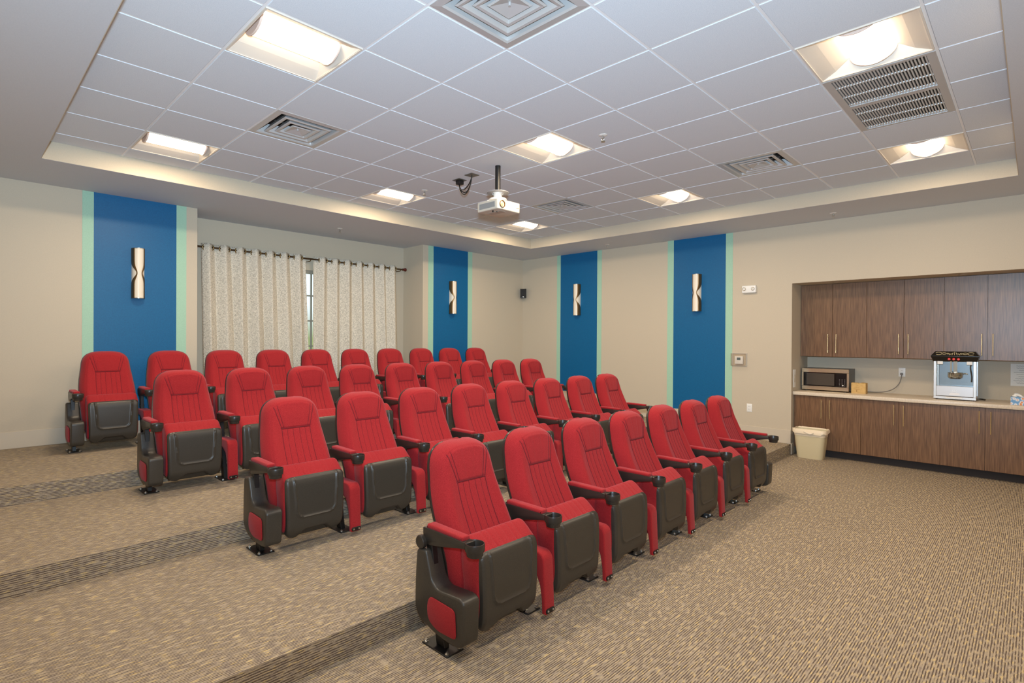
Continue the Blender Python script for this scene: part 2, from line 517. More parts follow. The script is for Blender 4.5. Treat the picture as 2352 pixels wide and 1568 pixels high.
bmesh.ops.recalc_face_normals(c.bm, faces=list(c.bm.faces))
struct(c.build('ceiling', m_tile, smooth=False))
g = MB()
zb, zt, hw = CEIL+0.004, CEIL+0.020, 0.0076
for i in range(-3, 9):
    x = GX+G*i
    g.box((max(TX0, x-hw), TY0, zb), (min(TX1, x+hw), TY1, zt))
for j, y in enumerate(ys):
    for i in range(-3, 8):
        g.box((GX+G*i+hw, max(TY0, y-hw), zb), (GX+G*(i+1)-hw, min(TY1, y+hw), zt))
struct(g.build('ceiling_grid', m_grid, smooth=False))
struct(MB().box((TX0, TY0, CEIL+0.16), (TX1, TY1, CEIL+0.18)).build('ceiling_deck', m_dark, smooth=False))

# ------------------------------------------------------------------ ceiling fixtures
def cell_c(i, j): return (GX+G*(i+.5), GY+G*(j+.5), CEIL)

def copy_tree(o, parent=None):
    c_ = o.copy(); C.objects.link(c_)
    if parent is not None: c_.parent = parent
    for ch in list(o.children): copy_tree(ch, c_)
    return c_

LL = {(-2, 1): 'large lit square ceiling light in the foreground, between two air diffusers and the tray edge',
      (-2, 5): 'lit square ceiling light nearest the far corner of the tray above the left blue stripe',
      (2, 1): 'lit square ceiling light in mid ceiling, just in front of the projector pole',
      (2, 5): 'lit square ceiling light beside the hanging cable loop, above the curtains',
      (2, -3): 'large lit square ceiling light directly touching the slatted return grille',
      (6, -3): 'lit square ceiling light above the cabinet wall, one tile beyond the slatted return grille',
      (6, 1): 'lit square ceiling light between two air diffusers, along the side wall of the tray',
      (6, 5): 'small lit square ceiling light in the far tray corner, below and behind the projector',
      (-2, -3): 'lit square ceiling light directly above the photographer, outside the picture'}
def make_light():
    r = empty('ceiling_light', (0, 0, 0))
    h = G/2-0.008
    fr = MB()
    for s in (-1, 1):
        fr.box((-h, s*h-0.009 if s > 0 else -h, -0.003), (h, s*h if s > 0 else -h+0.009, 0.012))
        fr.box((s*h-0.009 if s > 0 else -h, -h+0.009, -0.003), (s*h if s > 0 else -h+0.009, h-0.009, 0.012))
    fr.build('frame', m_lampwhite, r, smooth=False)
    # sloping reflector wings and wedge shaped end plates
    rf = MB(); k = h-0.009
    for s in (-1, 1):
        pts = [(k, 0.0), (k*0.72, 0.034), (0.125, 0.082), (0.125, 0.11), (k, 0.11)]
        rf.prism([(s*a, b) for a, b in pts], -k, k, 'x')
        rf.box((s*k-0.004, -k, 0.0), (s*k+0.004, k, 0.11))
        e0 = s*k; e1 = s*(k-0.060)
        rf.prism([(min(e0, e1), 0.1), (max(e0, e1), 0.1)] + ([(e0, 0.003)] if s > 0 else [(e0, 0.003)]), -k, k, 'y')
    rf.box((-k, -0.126, 0.105), (k, 0.126, 0.112))
    rf.build('reflector', m_lampwhite, r, smooth=False)
    ln = MB(); L2 = 0.235; R = 0.118
    pr = [(R*math.sin(math.radians(a)), 0.088-0.082*math.cos(math.radians(a))) for a in range(-90, 91, 10)]
    ln.prism(pr, -L2, L2, 'x')
    ln.build('lens', m_lens, r)
    for s in (-1, 1):
        cp = MB()
        out = [((R+0.010)*math.sin(math.radians(a)), 0.090-0.092*math.cos(math.radians(a))) for a in range(-90, 91, 10)]
        a, b = (L2, L2+0.014) if s > 0 else (-L2-0.014, -L2)
        cp.prism(out, a, b, 'x', 0.003, 1)
        cp.build('end_cap', m_capband, r)
    return r
proto = make_light()
lamp_d = bpy.data.lights.new('ceiling_lamp', 'AREA')
lamp_d.shape = 'RECTANGLE'; lamp_d.size = 0.44; lamp_d.size_y = 0.13
lamp_d.energy = LAMP_W; lamp_d.color = LAMP_COL
lamp_o = bpy.data.objects.new('ceiling_lamp', lamp_d); C.objects.link(lamp_o)
lamp_o.parent = proto; lamp_o.location = (0, 0, 0.004)
for q, ij in enumerate(LIGHTS):
    o = proto if q == 0 else copy_tree(proto)
    o.location = cell_c(*ij)
    tag(o, LL[ij], 'ceiling light', 'square ceiling lights')

DL = {(-1, -1): 'large square air diffuser at the top edge of the picture, nearest the viewer',
      (-1, 3): 'square air diffuser near the left tray edge, between two lit ceiling lights',
      (5, -1): 'square air diffuser on the cabinet side of the ceiling, below the slatted return grille',
      (5, 3): 'small square air diffuser just behind the projector'}
def sq_ring(b, h0, z0, h1, z1):
    for k in range(4):
        a0 = PI/4+k*PI/2; a1 = a0+PI/2
        s = math.sqrt(2)
        p = lambda h, a, z: (h*s*math.cos(a), h*s*math.sin(a), z)
        b.quad([p(h0, a0, z0), p(h0, a1, z0), p(h1, a1, z1), p(h1, a0, z1)])
def make_diff():
    r = empty('air_diffuser', (0, 0, 0))
    h = G/2-0.006
    fr = MB(); sq_ring(fr, h, 0.0, h-0.045, -0.004); sq_ring(fr, h, 0, h, 0.02); sq_ring(fr, h-0.045, -0.004, h-0.055, 0.004); sq_ring(fr, h-0.055, 0.004, h-0.075, 0.075)
    fr.build('frame', m_diff, r, smooth=False, weld=1e-5)
    for h0 in (0.205, 0.140):
        lv = MB()
        sq_ring(lv, h0, 0.001, h0-0.010, -0.005); sq_ring(lv, h0-0.010, -0.005, h0-0.026, -0.003)
        sq_ring(lv, h0-0.026, -0.003, h0-0.062, 0.05)
        sq_ring(lv, h0, 0.001, h0-0.040, 0.055); sq_ring(lv, h0-0.062, 0.05, h0-0.040, 0.055)
        lv.build('louver', m_diff, r, smooth=False, weld=1e-5)
    cp = MB(); sq_ring(cp, 0.085, 0.001, 0.077, -0.006); sq_ring(cp, 0.077, -0.006, 0.0, 0.018); sq_ring(cp, 0.085, 0.001, 0.03, 0.03)
    cp.cyl((0, 0, -0.002), 0.007, 0.02)
    cp.build('center_plate', m_diff, r, smooth=False, weld=1e-5)
    st = MB()
    for s in (-1, 1):
        st.box((-0.004, s*0.14-0.06, 0.03), (0.004, s*0.14+0.06, 0.036)); st.box((s*0.14-0.06, -0.004, 0.03), (s*0.14+0.06, 0.004, 0.036))
    st.build('bracket', m_bolt, r, smooth=False)
    MB().box((-h, -h, 0.085), (h, h, 0.095)).build('duct_plate', m_dark, r, smooth=False)
    return r
proto = make_diff()
for q, ij in enumerate(DIFFS):
    o = proto if q == 0 else copy_tree(proto)
    o.location = cell_c(*ij)
    tag(o, DL[ij], 'air vent', 'square air diffusers')

def make_return():
    x0, x1 = GX+3*G+0.007, GX+5*G-0.007; y0, y1 = GY-3*G+0.007, GY-2*G-0.007
    r = empty('return_air_grille', ((x0+x1)/2, (y0+y1)/2, CEIL), 'long slatted return air grille in the ceiling beside a lit light', 'air vent')
    og = ((x0+x1)/2, (y0+y1)/2, CEIL)
    fr = MB(); z0, z1 = CEIL-0.004, CEIL+0.02; bw = 0.045
    fr.box((x0, y0, z0), (x1, y0+bw, z1)); fr.box((x0, y1-bw, z0), (x1, y1, z1))
    xm = (x0+x1)/2
    for a, b in ((x0, x0+0.03), (xm-0.028, xm+0.028), (x1-0.03, x1)): fr.box((a, y0+bw, z0), (b, y1-bw, z1))
    fr.build('frame', m_diff, r, og, smooth=False)
    for a, b in ((x0+0.03, xm-0.028), (xm+0.028, x1-0.03)):
        bl = MB(); nb = 29
        for k in range(nb):
            y = y0+bw+(y1-y0-2*bw)*(k+.5)/nb
            bl.prism([(y-0.005, CEIL+0.002), (y+0.003, CEIL-0.001), (y+0.004, CEIL+0.026), (y-0.001, CEIL+0.028)], a, b, 'x')
        bl.build('slats', m_diff, r, og, smooth=False)
        for t in (0.28, 0.64, 0.95):
            x = a+(b-a)*t
            MB().box((x-0.004, y0+bw, CEIL+0.0005), (x+0.004, y1-bw, CEIL+0.010)).build('cross_bar', m_white, r, og, smooth=False)
    MB().box((x0, y0, CEIL+0.06), (x1, y1, CEIL+0.065)).build('duct_plate', m_brown, r, og, smooth=False)
make_return()

def make_sprinkler():
    r = empty('sprinkler_head', (0, 0, 0))
    MB().lathe([(0.0, -0.006), (0.018, -0.006), (0.036, -0.002), (0.038, 0.0)], (0, 0, 0)).build('escutcheon', m_white, r)
    st = MB(); st.cyl((0, 0, -0.028), 0.007, 0.024)
    for s in (-1, 1): st.tube([(0, s*0.010, -0.018), (0, s*0.014, -0.032), (0, s*0.004, -0.050)], 0.0025, 6)
    st.build('stem', m_bolt, r)
    MB().cyl((0, 0, -0.054), 0.017, 0.003).build('deflector', m_bolt, r)
    return r
proto = make_sprinkler()
for q, (x, y, z, lb) in enumerate([(4.0, 2.611, CEIL, 'small white sprinkler head in the tile beside the central ceiling light'),
                                   (4.007, 5.074, CEIL, 'small white sprinkler head beside the ceiling light near the cable loop'),
                                   (4.03, 7.06, SOF, 'small white sprinkler head on the soffit above the curtains'),
                                   (7.838, 1.771, SOF, 'small white sprinkler head on the soffit above the cabinets'),
                                   (7.821, 5.009, SOF, 'small white sprinkler head on the soffit between the two blue side wall stripes')]):
    o = proto if q == 0 else copy_tree(proto)
    o.location = (x, y, z); tag(o, lb, 'sprinkler', 'ceiling sprinkler heads')

# projector on its pole
px, py = 3.966, 3.830
pr = empty('projector', (px, py, 2.81), 'white projector hanging from a black pole in the middle of the ceiling', 'projector')
og = (px, py, 2.81)
bx0, bx1, by0, by1, bz0, bz1 = px-0.165, px+0.165, py-0.16, py+0.13, 2.832, 2.932
bd = MB(); bd.prism(rounded_poly([(bx0, by0), (bx1, by0), (bx1, by1), (bx0, by1)], 0.022), bz0, bz1, 'z', 0.010, 3)
bd.build('body', mat('projector_white', S(200, 192, 177), 0.5), pr, og)
MB().box((bx0-0.0015, by0+0.04, bz0+0.022), (bx0+0.004, by1-0.035, bz1-0.024), 0.001, 1).build('vent_panel', mat('projector_grey', S(140, 140, 138), 0.6), pr, og)
lz = (bz0+bz1)/2+0.002; lx = bx0+0.062
ln = MB(); ln.lathe([(0.026, 0.003), (0.036, 0.002), (0.037, -0.008), (0.032, -0.009), (0.029, 0.0), (0.0, 0.001)], (lx, by0, lz), 'y')
lo = ln.build('lens_ring', m_bronze, pr, og)
MB().lathe([(0.0, -0.006), (0.010, -0.0055), (0.018, -0.003), (0.022, 0.001)], (lx, by0, lz), 'y').build('lens', mat('lens_glass', S(190, 170, 130), 0.08), lo, og)
fm = MB()
for a in (0.10, 0.115): fm.box((bx0+a, by0-0.001, lz+0.012), (bx0+a+0.008, by0+0.002, lz+0.016))
fm.box((bx1-0.06, by0-0.001, lz-0.010), (bx1-0.02, by0+0.002, lz-0.004))
fm.build('front_marking', mat('mark_grey', S(120, 110, 96), 0.6), pr, og)
ft = MB(); ft.box((bx0+0.09, by0+0.05, bz0-0.003), (bx0+0.17, by1-0.05, bz0+0.002), 0.001, 1); ft.build('lamp_cover', mat('projector_lid', S(170, 160, 148), 0.5), pr, og)
for q in range(3): MB().cyl((bx0+0.035+0.03*q, by0+0.10+0.03*(q % 2), bz0-0.006), 0.007, 0.008).build('foot', m_dark, pr, og)
MB().cyl((px, py, 3.017), 0.0275, CEIL-3.017).build('pole', m_steel, pr, og)
cl = MB(); cl.lathe([(0.026, 3.042), (0.050, 3.040), (0.058, 3.028), (0.058, 3.044), (0.042, 3.038), (0.042, 2.994)], (px, py, 0)); cl.build('collar', m_white, pr, og)
MB().lathe([(0.030, 3.036), (0.085, 3.032), (0.112, 3.038), (0.112, 3.044), (0.030, 3.045)], (px, py, 0)).build('escutcheon', mat('clear_grey', S(140, 140, 144), 0.3), pr, og)
br = MB(); br.lathe([(0.042, 2.994), (0.088, 2.978), (0.092, 2.962), (0.05, 2.958), (0.0, 2.958)], (px, py, 0))
for a in range(4):
    ang = PI/4+a*PI/2+0.2
    br.tube([(px+0.05*math.cos(ang), py+0.05*math.sin(ang), 2.967), (px+0.10*math.cos(ang), py+0.10*math.sin(ang), 2.957), (px+0.125*math.cos(ang), py+0.11*math.sin(ang), 2.931)], 0.008, 8)
br.build('mount_bracket', m_white, pr, og)

# ceiling outlets and the cable loop between them
m_plate = mat('steel_plate', S(128, 122, 112), 0.4, 0.6)
for (x, y, lb) in ((4.02, 4.470, 'square metal ceiling plate holding the black plug'), (3.985, 4.235, 'square metal ceiling plate where the black cables enter, nearer the projector')):
    o = MB().box((x-0.058, y-0.058, CEIL-0.006), (x+0.058, y+0.058, CEIL), 0.002, 1).build('ceiling_outlet_plate', m_plate, None, (x, y, CEIL))
    tag(o, lb, 'outlet plate', 'ceiling outlet plates')
cb = empty('hanging_cable', (4.0, 4.36, CEIL-0.006), 'black cables looping down between two ceiling plates', 'cable'); og = (4.0, 4.36, CEIL-0.006)
MB().box((3.985, 4.435, CEIL-0.052), (4.055, 4.50, CEIL-0.006), 0.008, 2).build('plug', m_steel, cb, og)
for q, (dp, off) in enumerate(((0.15, 0), (0.125, 0.012), (0.10, -0.012))):
    pts = []
    for k in range(25):
        t = k/24; y = 4.475+(4.235-4.475)*t
        z = CEIL-0.04*(1-t)-0.008-dp*math.sin(PI*t)**0.55
        pts.append((4.02-0.035*t+off*math.sin(PI*t), y, z))
    MB().tube(pts, 0.0055, 8).build('cable', m_steel, cb, og)

# ------------------------------------------------------------------ wall fittings
def sconce(wall, c, label):
    """cylinder section light with an hourglass shaped metal overlay; wall 'back' faces -y, 'right' faces -x"""
    cx, z0, z1 = c
    base = (cx, YB-0.003, z0) if wall == 'back' else (XR-0.003, cx, z0)
    r = empty('wall_sconce', base, label, 'wall light', 'hourglass wall sconces', rz=0 if wall == 'back' else -PI/2)
    H = z1-z0; R = 0.064; D = 0.095
    # local: x along the wall, -y out of the wall
    def prof(a0, a1, rad, dep, n=18):
        return [(rad*math.sin(math.radians(a0+(a1-a0)*k/n)), -dep*math.cos(math.radians(a0+(a1-a0)*k/n))**0.8 if abs(a0+(a1-a0)*k/n) < 89.9 else 0.0) for k in range(n+1)]
    b = MB(); b.prism(prof(-90, 90, R-0.002, D-0.003), 0.004, H-0.004, 'z')
    b.build('diffuser', m_cream, r)
    # metal side bands: swelling at top and bottom, waisted edge running inwards at mid height
    for s in (-1, 1):
        sh = MB(); nz_, na = 40, 8
        def P(i, j, off):
            z = H*i/nz_; t = abs(z/H-0.5)
            inner = 44-26*math.exp(-(t/0.12)**2)           # angle of the band's inner edge
            outer = 90-(62*math.exp(-(t/0.13)**2) if True else 0)
            if outer < inner+5: outer = inner+5
            a = math.radians(inner+(outer-inner)*j/na)
            return (s*(R+off)*math.sin(a), -(D+off)*max(math.cos(a), 0)**0.8, z)
        sh.grid(lambda i, j: P(i, j, 0.0015), nz_, na)
        o = sh.build('metal_band', m_bronze, r)
        md = o.modifiers.new('thick', 'SOLIDIFY'); md.thickness = 0.003; md.offset = 0
    for z, nm in ((0, 0), (H-0.006, 1)):
        b = MB(); b.prism(prof(-90, 90, R+0.003, D+0.003), z, z+0.006, 'z'); b.build('end_cap', m_alu, r)
    return r
SZ0, SZ1 = 0.447+EYE, 1.020+EYE
sconce('back', (1.545, SZ0, SZ1), 'hourglass wall sconce on the wide blue stripe left of the curtains')
sconce('back', (6.350, SZ0, SZ1), 'hourglass wall sconce on the narrow blue stripe between curtains and corner')
sconce('right', (5.905, SZ0, SZ1), 'hourglass wall sconce on the blue stripe just past the far corner')
sconce('right', (3.665, SZ0, SZ1), 'hourglass wall sconce on the blue stripe nearest the cabinets')

sk = empty('wall_speaker', (8.20, 7.20, 2.38), 'small black speaker mounted in the far corner of the room', 'speaker', rz=-PI/4)
MB().prism(rounded_poly([(-0.062, -0.10), (0.062, -0.10), (0.045, 0.035), (-0.045, 0.035)], 0.012), 0.0, 0.185, 'z', 0.004, 2).build('cabinet', m_blacks, sk)
MB().box((-0.054, -0.104, 0.012), (0.054, -0.098, 0.175), 0.002, 1).build('grille', add_noise(mat('speaker_mesh', S(30, 28, 27), 0.8), 900, S(20, 19, 18), S(44, 42, 40)), sk)
MB().box((-0.012, -0.1065, 0.018), (0.012, -0.1035, 0.028)).build('badge', m_alu, sk)
MB().tube([(0, 0.03, 0.06), (0, 0.062, 0.05)], 0.012, 8).build('bracket', m_steel, sk)

# emergency light, thermostat in its guard, switch and outlets
el = empty('emergency_light', (XR, 2.895, 2.297), 'white twin-head emergency light high on the wall beside a blue stripe', 'emergency light'); og = (XR, 2.895, 2.297)
MB().box((XR-0.05, 2.80, 2.245), (XR, 2.99, 2.350), 0.010, 3).build('housing', m_white, el, og)
for y in (2.838, 2.958):
    lr = MB().torus((XR-0.051, y, 2.30), 0.021, 0.005, 'x').build('lamp_ring', m_alu, el, og)
    MB().lathe([(0.0, -0.006), (0.012, -0.004), (0.019, 0.0)], (XR-0.05, y, 2.30), 'x').build('lamp', mat('clear_lamp', S(225, 222, 215), 0.15), lr, og)
th = empty('thermostat', (XR, 3.035, 1.19), 'white thermostat with small screen inside a clear plastic guard', 'thermostat'); og = (XR, 3.035, 1.19)
MB().box((XR-0.032, 2.975, 1.215), (XR-0.002, 3.090, 1.330), 0.006, 2).build('body', m_white, th, og)
MB().box((XR-0.0335, 3.008, 1.272), (XR-0.031, 3.058, 1.310)).build('screen', mat('lcd_screen', S(96, 120, 122), 0.2), th, og)
gd = MB()
for a, b in (((XR-0.065, 2.93, 1.19), (XR-0.062, 3.135, 1.37)), ((XR-0.065, 2.93, 1.19), (XR-0.003, 2.933, 1.37)), ((XR-0.065, 3.132, 1.19), (XR-0.003, 3.135, 1.37)), ((XR-0.065, 2.93, 1.19), (XR-0.003, 3.135, 1.193)), ((XR-0.065, 2.93, 1.367), (XR-0.003, 3.135, 1.37))): gd.box(a, b)
gd.build('clear_guard', m_acrylic, th, og, smooth=False)
gf = MB()
for a, b in (((XR-0.008, 2.925, 1.185), (XR, 2.94, 1.375)), ((XR-0.008, 3.125, 1.185), (XR, 3.14, 1.375)), ((XR-0.008, 2.94, 1.185), (XR, 3.125, 1.197)), ((XR-0.008, 2.94, 1.363), (XR, 3.125, 1.375))): gf.box(a, b)
gf.build('guard_flange', mat('guard_edge', S(190, 182, 170), 0.3), th, og, smooth=False)
m_slot = mat('slot_dark', S(90, 84, 76), 0.6)
def outlet(name, x, yc, zc, label, cat='outlet', decora=False):
    e = empty(name, (x, yc, zc), label, cat); og = (x, yc, zc)
    MB().box((x-0.006, yc-0.036, zc-0.058), (x, yc+0.036, zc+0.058), 0.002, 2).build('cover_plate', m_white, e, og)
    for s in (-1, 1):
        f = MB().prism(rounded_poly([(yc-0.016, zc+s*0.021-0.014), (yc+0.016, zc+s*0.021-0.014), (yc+0.016, zc+s*0.021+0.014), (yc-0.016, zc+s*0.021+0.014)], 0.008), x-0.0085, x-0.005, 'x').build('socket', m_white, e, og)
        sl = MB()
        for t in (-1, 1): sl.box((x-0.009, yc+t*0.007-0.0015, zc+s*0.021-0.006), (x-0.008, yc+t*0.007+0.0015, zc+s*0.021+0.006))
        sl.build('slot', m_slot, f, og, smooth=False)
    return e
outlet('wall_outlet', XR, 2.889, 0.589, 'white wall outlet low on the wall between the front row and the cabinets')
outlet('wall_outlet', AXB, 1.235, 1.150, 'white wall outlet above the counter with a grey cord plugged in')
sw = empty('switch_plate', (8.37, AY1, 1.04), 'narrow white switch plate on the alcove side wall beside the microwave', 'switch'); og = (8.37, AY1, 1.04)
MB().box((8.325, AY1-0.006, 0.915), (8.415, AY1, 1.16), 0.002, 1).build('cover_plate', m_white, sw, og)
MB().box((8.352, AY1-0.010, 0.985), (8.388, AY1-0.005, 1.09), 0.002, 1).build('rocker', m_base, sw, og)

# ------------------------------------------------------------------ window, rod, curtains
wn = MB()
fy0, fy1 = BY+0.02, BY+0.07
for a, b in (((WX0, fy0, WZ0), (WX0+0.05, fy1, WZ1)), ((WX1-0.05, fy0, WZ0), (WX1, fy1, WZ1)), ((WX0+0.05, fy0, WZ0), (WX1-0.05, fy1, WZ0+0.05)), ((WX0+0.05, fy0, WZ1-0.05), (WX1-0.05, fy1, WZ1))): wn.box(a, b)
m_wframe = mat('window_frame', S(150, 142, 128), 0.5)
wo_ = struct(wn.build('window_1', m_wframe, smooth=False))
mu = MB()
for k in range(1, 4): mu.box((WX0+0.05, fy0+0.01, WZ0+(WZ1-WZ0)*k/4-0.011), (WX1-0.05, fy0+0.035, WZ0+(WZ1-WZ0)*k/4+0.011))
for k in range(1, 6): 
    x = WX0+(WX1-WX0)*k/6+0.06
    mu.box((x-0.011, fy0+0.012, WZ0+0.05), (x+0.011, fy0+0.033, WZ1-0.05))
mu.build('muntins', m_wframe, wo_, smooth=False)
MB().box((WX0+0.05, fy0+0.02, WZ0+0.05), (WX1-0.05, fy0+0.025, WZ1-0.05)).build('pane', m_glass, wo_, smooth=False)
struct(MB().box((WX0-0.03, BY-0.03, WZ0-0.03), (WX1+0.03, BY+0.02, WZ0), 0.004, 2).build('trim_13', m_white))

RODY, RODZ = 7.66, 2.752
rd = empty('curtain_rod', (3.95, RODY, RODZ), 'dark bronze curtain rod with red-brown finial across the window bay', 'curtain rod'); og = (3.95, RODY, RODZ)
MB().cyl((2.22, RODY, RODZ), 0.0125, 3.36, 'x').build('rod', mat('dark_bronze', S(84, 66, 48), 0.35, 0.7), rd, og)
m_fin = mat('finial_red_brown', S(96, 34, 24), 0.3, 0.3)
for s, x in ((1, 5.58), (-1, 2.22)):
    pf = [(0.013, 0), (0.021, 0.004), (0.021, 0.012), (0.012, 0.016), (0.014, 0.024), (0.027, 0.038), (0.029, 0.066), (0.020, 0.072), (0.0, 0.074)] if s > 0 else [(0.013, 0), (0.022, -0.01), (0.0, -0.03)]
    MB().lathe(pf, (x, RODY, RODZ), 'x').build('finial', m_fin, rd, og)
for x in (2.30, 3.885, 5.54):
    MB().tube([(x, RODY, RODZ-0.014), (x, RODY+0.02, RODZ-0.03), (x, BY, RODZ-0.03)], 0.006, 8).build('bracket', m_bronze, rd, og)
m_grom = mat('grommet_brass', S(150, 128, 84), 0.3, 0.85)
def curtain(x0t, x1t, x0b, x1b, nper, ph, label):
    og = ((x0t+x1t)/2, RODY, 0.47)
    r = empty('curtain', og, label, 'curtain', 'grommet curtains')
    zt, zb = 2.800, 0.47
    nu, nv = nper*16, 46
    b = MB()
    rnd = [random.uniform(-1, 1) for _ in range(40)]
    def P(i, j):
        u = i/nu; v = j/nv
        x = (x0t+(x1t-x0t)*u)*(1-v)+(x0b+(x1b-x0b)*u)*v
        th = 2*PI*nper*u+ph
        k = int(u*nper*2)
        th2 = th+0.5*v*math.sin(3.1*u*nper+rnd[0])+0.35*v*math.sin(1.3*u*nper+rnd[1]*3)
        A = 0.050+0.012*v*math.sin(2.1*u*nper+rnd[2]*3)
        y = RODY+A*math.sin(th2)+0.008*v*math.sin(2*th+rnd[3]*3)
        x += 0.012*math.sin(2*th2)*(0.4+0.6*v)
        return (x, y, zt+(zb-zt)*v)
    b.grid(P, nu, nv)
    o = b.build('fabric', m_linen, r, og, angle=180)
    md = o.modifiers.new('thick', 'SOLIDIFY'); md.thickness = 0.004
    # grommets where the cloth crosses the rod
    for k in range(2*nper):
        u = (k*PI-ph)/(2*PI*nper)
        if u < 0: u += 1
        x = x0t+(x1t-x0t)*u
        t = MB().torus((0, 0, 0), 0.029, 0.007, 'x')
        gobj = t.build('grommet', m_grom, r)
        gobj.location = Vector((x, RODY, RODZ-0.004))-Vector(og)
        gobj.rotation_euler = (0, 0, math.radians(38 if k % 2 == 0 else -38))
    return r
curtain(2.36, 3.815, 2.42, 3.90, 7, 2.6, 'speckled linen grommet curtain covering the left half of the window')
curtain(3.935, 5.44, 3.93, 5.52, 7, 0.6, 'speckled linen grommet curtain covering the right half of the window')

# ------------------------------------------------------------------ cabinets
CT = 0.863
DW = (AY1-AY0)/6
ULAB = ['two-door walnut wall cabinet above the microwave', 'two-door walnut wall cabinet in the middle, above the plugged-in wall outlet', 'two-door walnut wall cabinet with a scuffed grey sheen, above the popcorn machine']
BLAB = ['two-door walnut base cabinet behind the waste bin', 'two-door walnut base cabinet in the middle, below the wall outlet', 'two-door walnut base cabinet below the popcorn machine']
def handle(par, og, x, y, z0, z1):
    h = MB(); h.cyl((x-0.032, y, z0), 0.0055, z1-z0, 'z', 12, 0.001)
    for z in (z0+0.03, z1-0.03): h.cyl((x-0.032, y, z), 0.004, 0.034, 'x', 8)
    h.build('handle', m_brass, par, og)
for k in range(3):
    y1 = AY1-2*DW*k-(0.004 if k == 0 else 0.0005); y0 = AY1-2*DW*(k+1)+(0.004 if k == 2 else 0.0005)
    ym = (y0+y1)/2
    og = (8.85, ym, 1.343)
    u = empty('wall_cabinet', og, ULAB[k], 'cabinet', 'walnut wall cabinets')
    MB().box((8.664, y0, 1.343), (AXB-0.002, y1, 2.343)).build('carcass', m_wood, u, og, smooth=False)
    for a, b, hy in ((ym+0.0015, y1-0.001, ym+0.048), (y0+0.001, ym-0.0015, ym-0.048)):
        d = MB().box((8.642, a, 1.343), (8.662, b, 2.338), 0.001, 1).build('door', m_wood, u, og, smooth=False)
        handle(d, og, 8.642, hy, 1.395, 1.650)
    og = (8.65, ym, 0.0)
    u = empty('base_cabinet', og, BLAB[k], 'cabinet', 'walnut base cabinets')
    MB().box((8.362, y0, 0.10), (AXB-0.002, y1, 0.818)).build('carcass', m_wood, u, og, smooth=False)
    MB().box((8.450, y0, 0.0), (8.47, y1, 0.10)).build('toe_kick', mat('toe_kick', S(44, 32, 26), 0.6), u, og, smooth=False)
    for a, b, hy in ((ym+0.0015, y1-(0.022 if k == 0 else 0.001), ym+0.048), (y0+0.001, ym-0.0015, ym-0.048)):
        d = MB().box((8.340, a, 0.105), (8.360, b, 0.812), 0.001, 1).build('door', m_wood, u, og, smooth=False)
        handle(d, og, 8.340, hy, 0.520, 0.775)
ct = MB(); ct.box((8.305, AY0+0.002, 0.818), (AXB-0.002, AY1-0.002, CT), 0.004, 2)
tag(ct.build('countertop', m_counter, None, (8.65, 1.17, 0.818)), 'long pale laminate countertop running over the base cabinets', 'countertop')
for y, lb in ((1.86, 'small recessed puck light above the first wall cabinet, over the microwave'), (0.59, 'small recessed puck light above the wall cabinet over the popcorn machine')):
    e = empty('puck_light', (8.44, y, AZ), lb, 'recessed light', 'alcove puck lights'); og = (8.44, y, AZ)
    MB().torus((8.44, y, AZ-0.001), 0.045, 0.006, 'z').build('ring', m_alu, e, og)
    MB().cyl((8.44, y, AZ-0.003), 0.040, 0.003).build('lens', m_white, e, og)

# ------------------------------------------------------------------ things on the counter
mx0, mx1, my0, my1 = 8.625, 8.985, 1.755, 2.318
mw = empty('microwave_oven', (8.8, 2.04, CT), 'stainless steel microwave oven with black glass door on the counter end', 'microwave'); og = (8.8, 2.04, CT)
mz0, mz1 = CT+0.014, CT+0.312
m_mwbody = mat('microwave_grey', S(96, 96, 96), 0.4, 0.3)
MB().box((mx0+0.02, my0, mz0), (mx1, my1, mz1), 0.004, 2).build('body', m_mwbody, mw, og)
for x in (mx0+0.05, mx1-0.05):
    for y in (my0+0.05, my1-0.05): MB().cyl((x, y, CT), 0.014, 0.016).build('foot', m_steel, mw, og)
m_ss = add_noise(mat('stainless_steel', S(206, 190, 164), 0.25, 0.9), 40, S(198, 182, 156), S(214, 198, 172), vec=(1, 1, 25))
fr = MB()
fr.box((mx0, my0, mz1-0.055), (mx0+0.02, my1, mz1), 0.003, 1); fr.box((mx0, my0, mz0), (mx0+0.02, my1, mz0+0.055), 0.003, 1)
fr.box((mx0, my0, mz0+0.055), (mx0+0.02, my0+0.022, mz1-0.055)); fr.box((mx0, my1-0.022, mz0+0.055), (mx0+0.02, my1, mz1-0.055))
fr.build('front_frame', m_ss, mw, og)
dr = MB().box((mx0+0.001, my0+0.150, mz0+0.055), (mx0+0.018, my1-0.022, mz1-0.055)).build('door', mat('black_glass', S(14, 12, 12), 0.12), mw, og, smooth=False)
MB().box((mx0-0.0005, my0+0.168, mz0+0.068), (mx0+0.002, my1-0.060, mz1-0.066)).build('window', mat('door_window_mesh', S(74, 66, 58), 0.25), dr, og, smooth=False)
cp = MB().box((mx0+0.001, my0+0.022, mz0+0.055), (mx0+0.018, my0+0.149, mz1-0.055)).build('control_panel', mat('black_panel', S(18, 15, 16), 0.2), mw, og, smooth=False)
kb = MB()
for i in range(3):
    for j in range(6): kb.box((mx0-0.0005, my0+0.040+0.03*i, mz0+0.070+0.017*j), (mx0+0.002, my0+0.052+0.03*i, mz0+0.075+0.017*j))
kb.build('keypad', mat('key_print', S(120, 112, 108), 0.5), cp, og, smooth=False)
MB().lathe([(0.0, -0.002), (0.008, -0.0015), (0.009, 0.001)], (mx0+0.001, my0+0.068, mz0+0.078), 'x').build('start_button', m_white, cp, og)

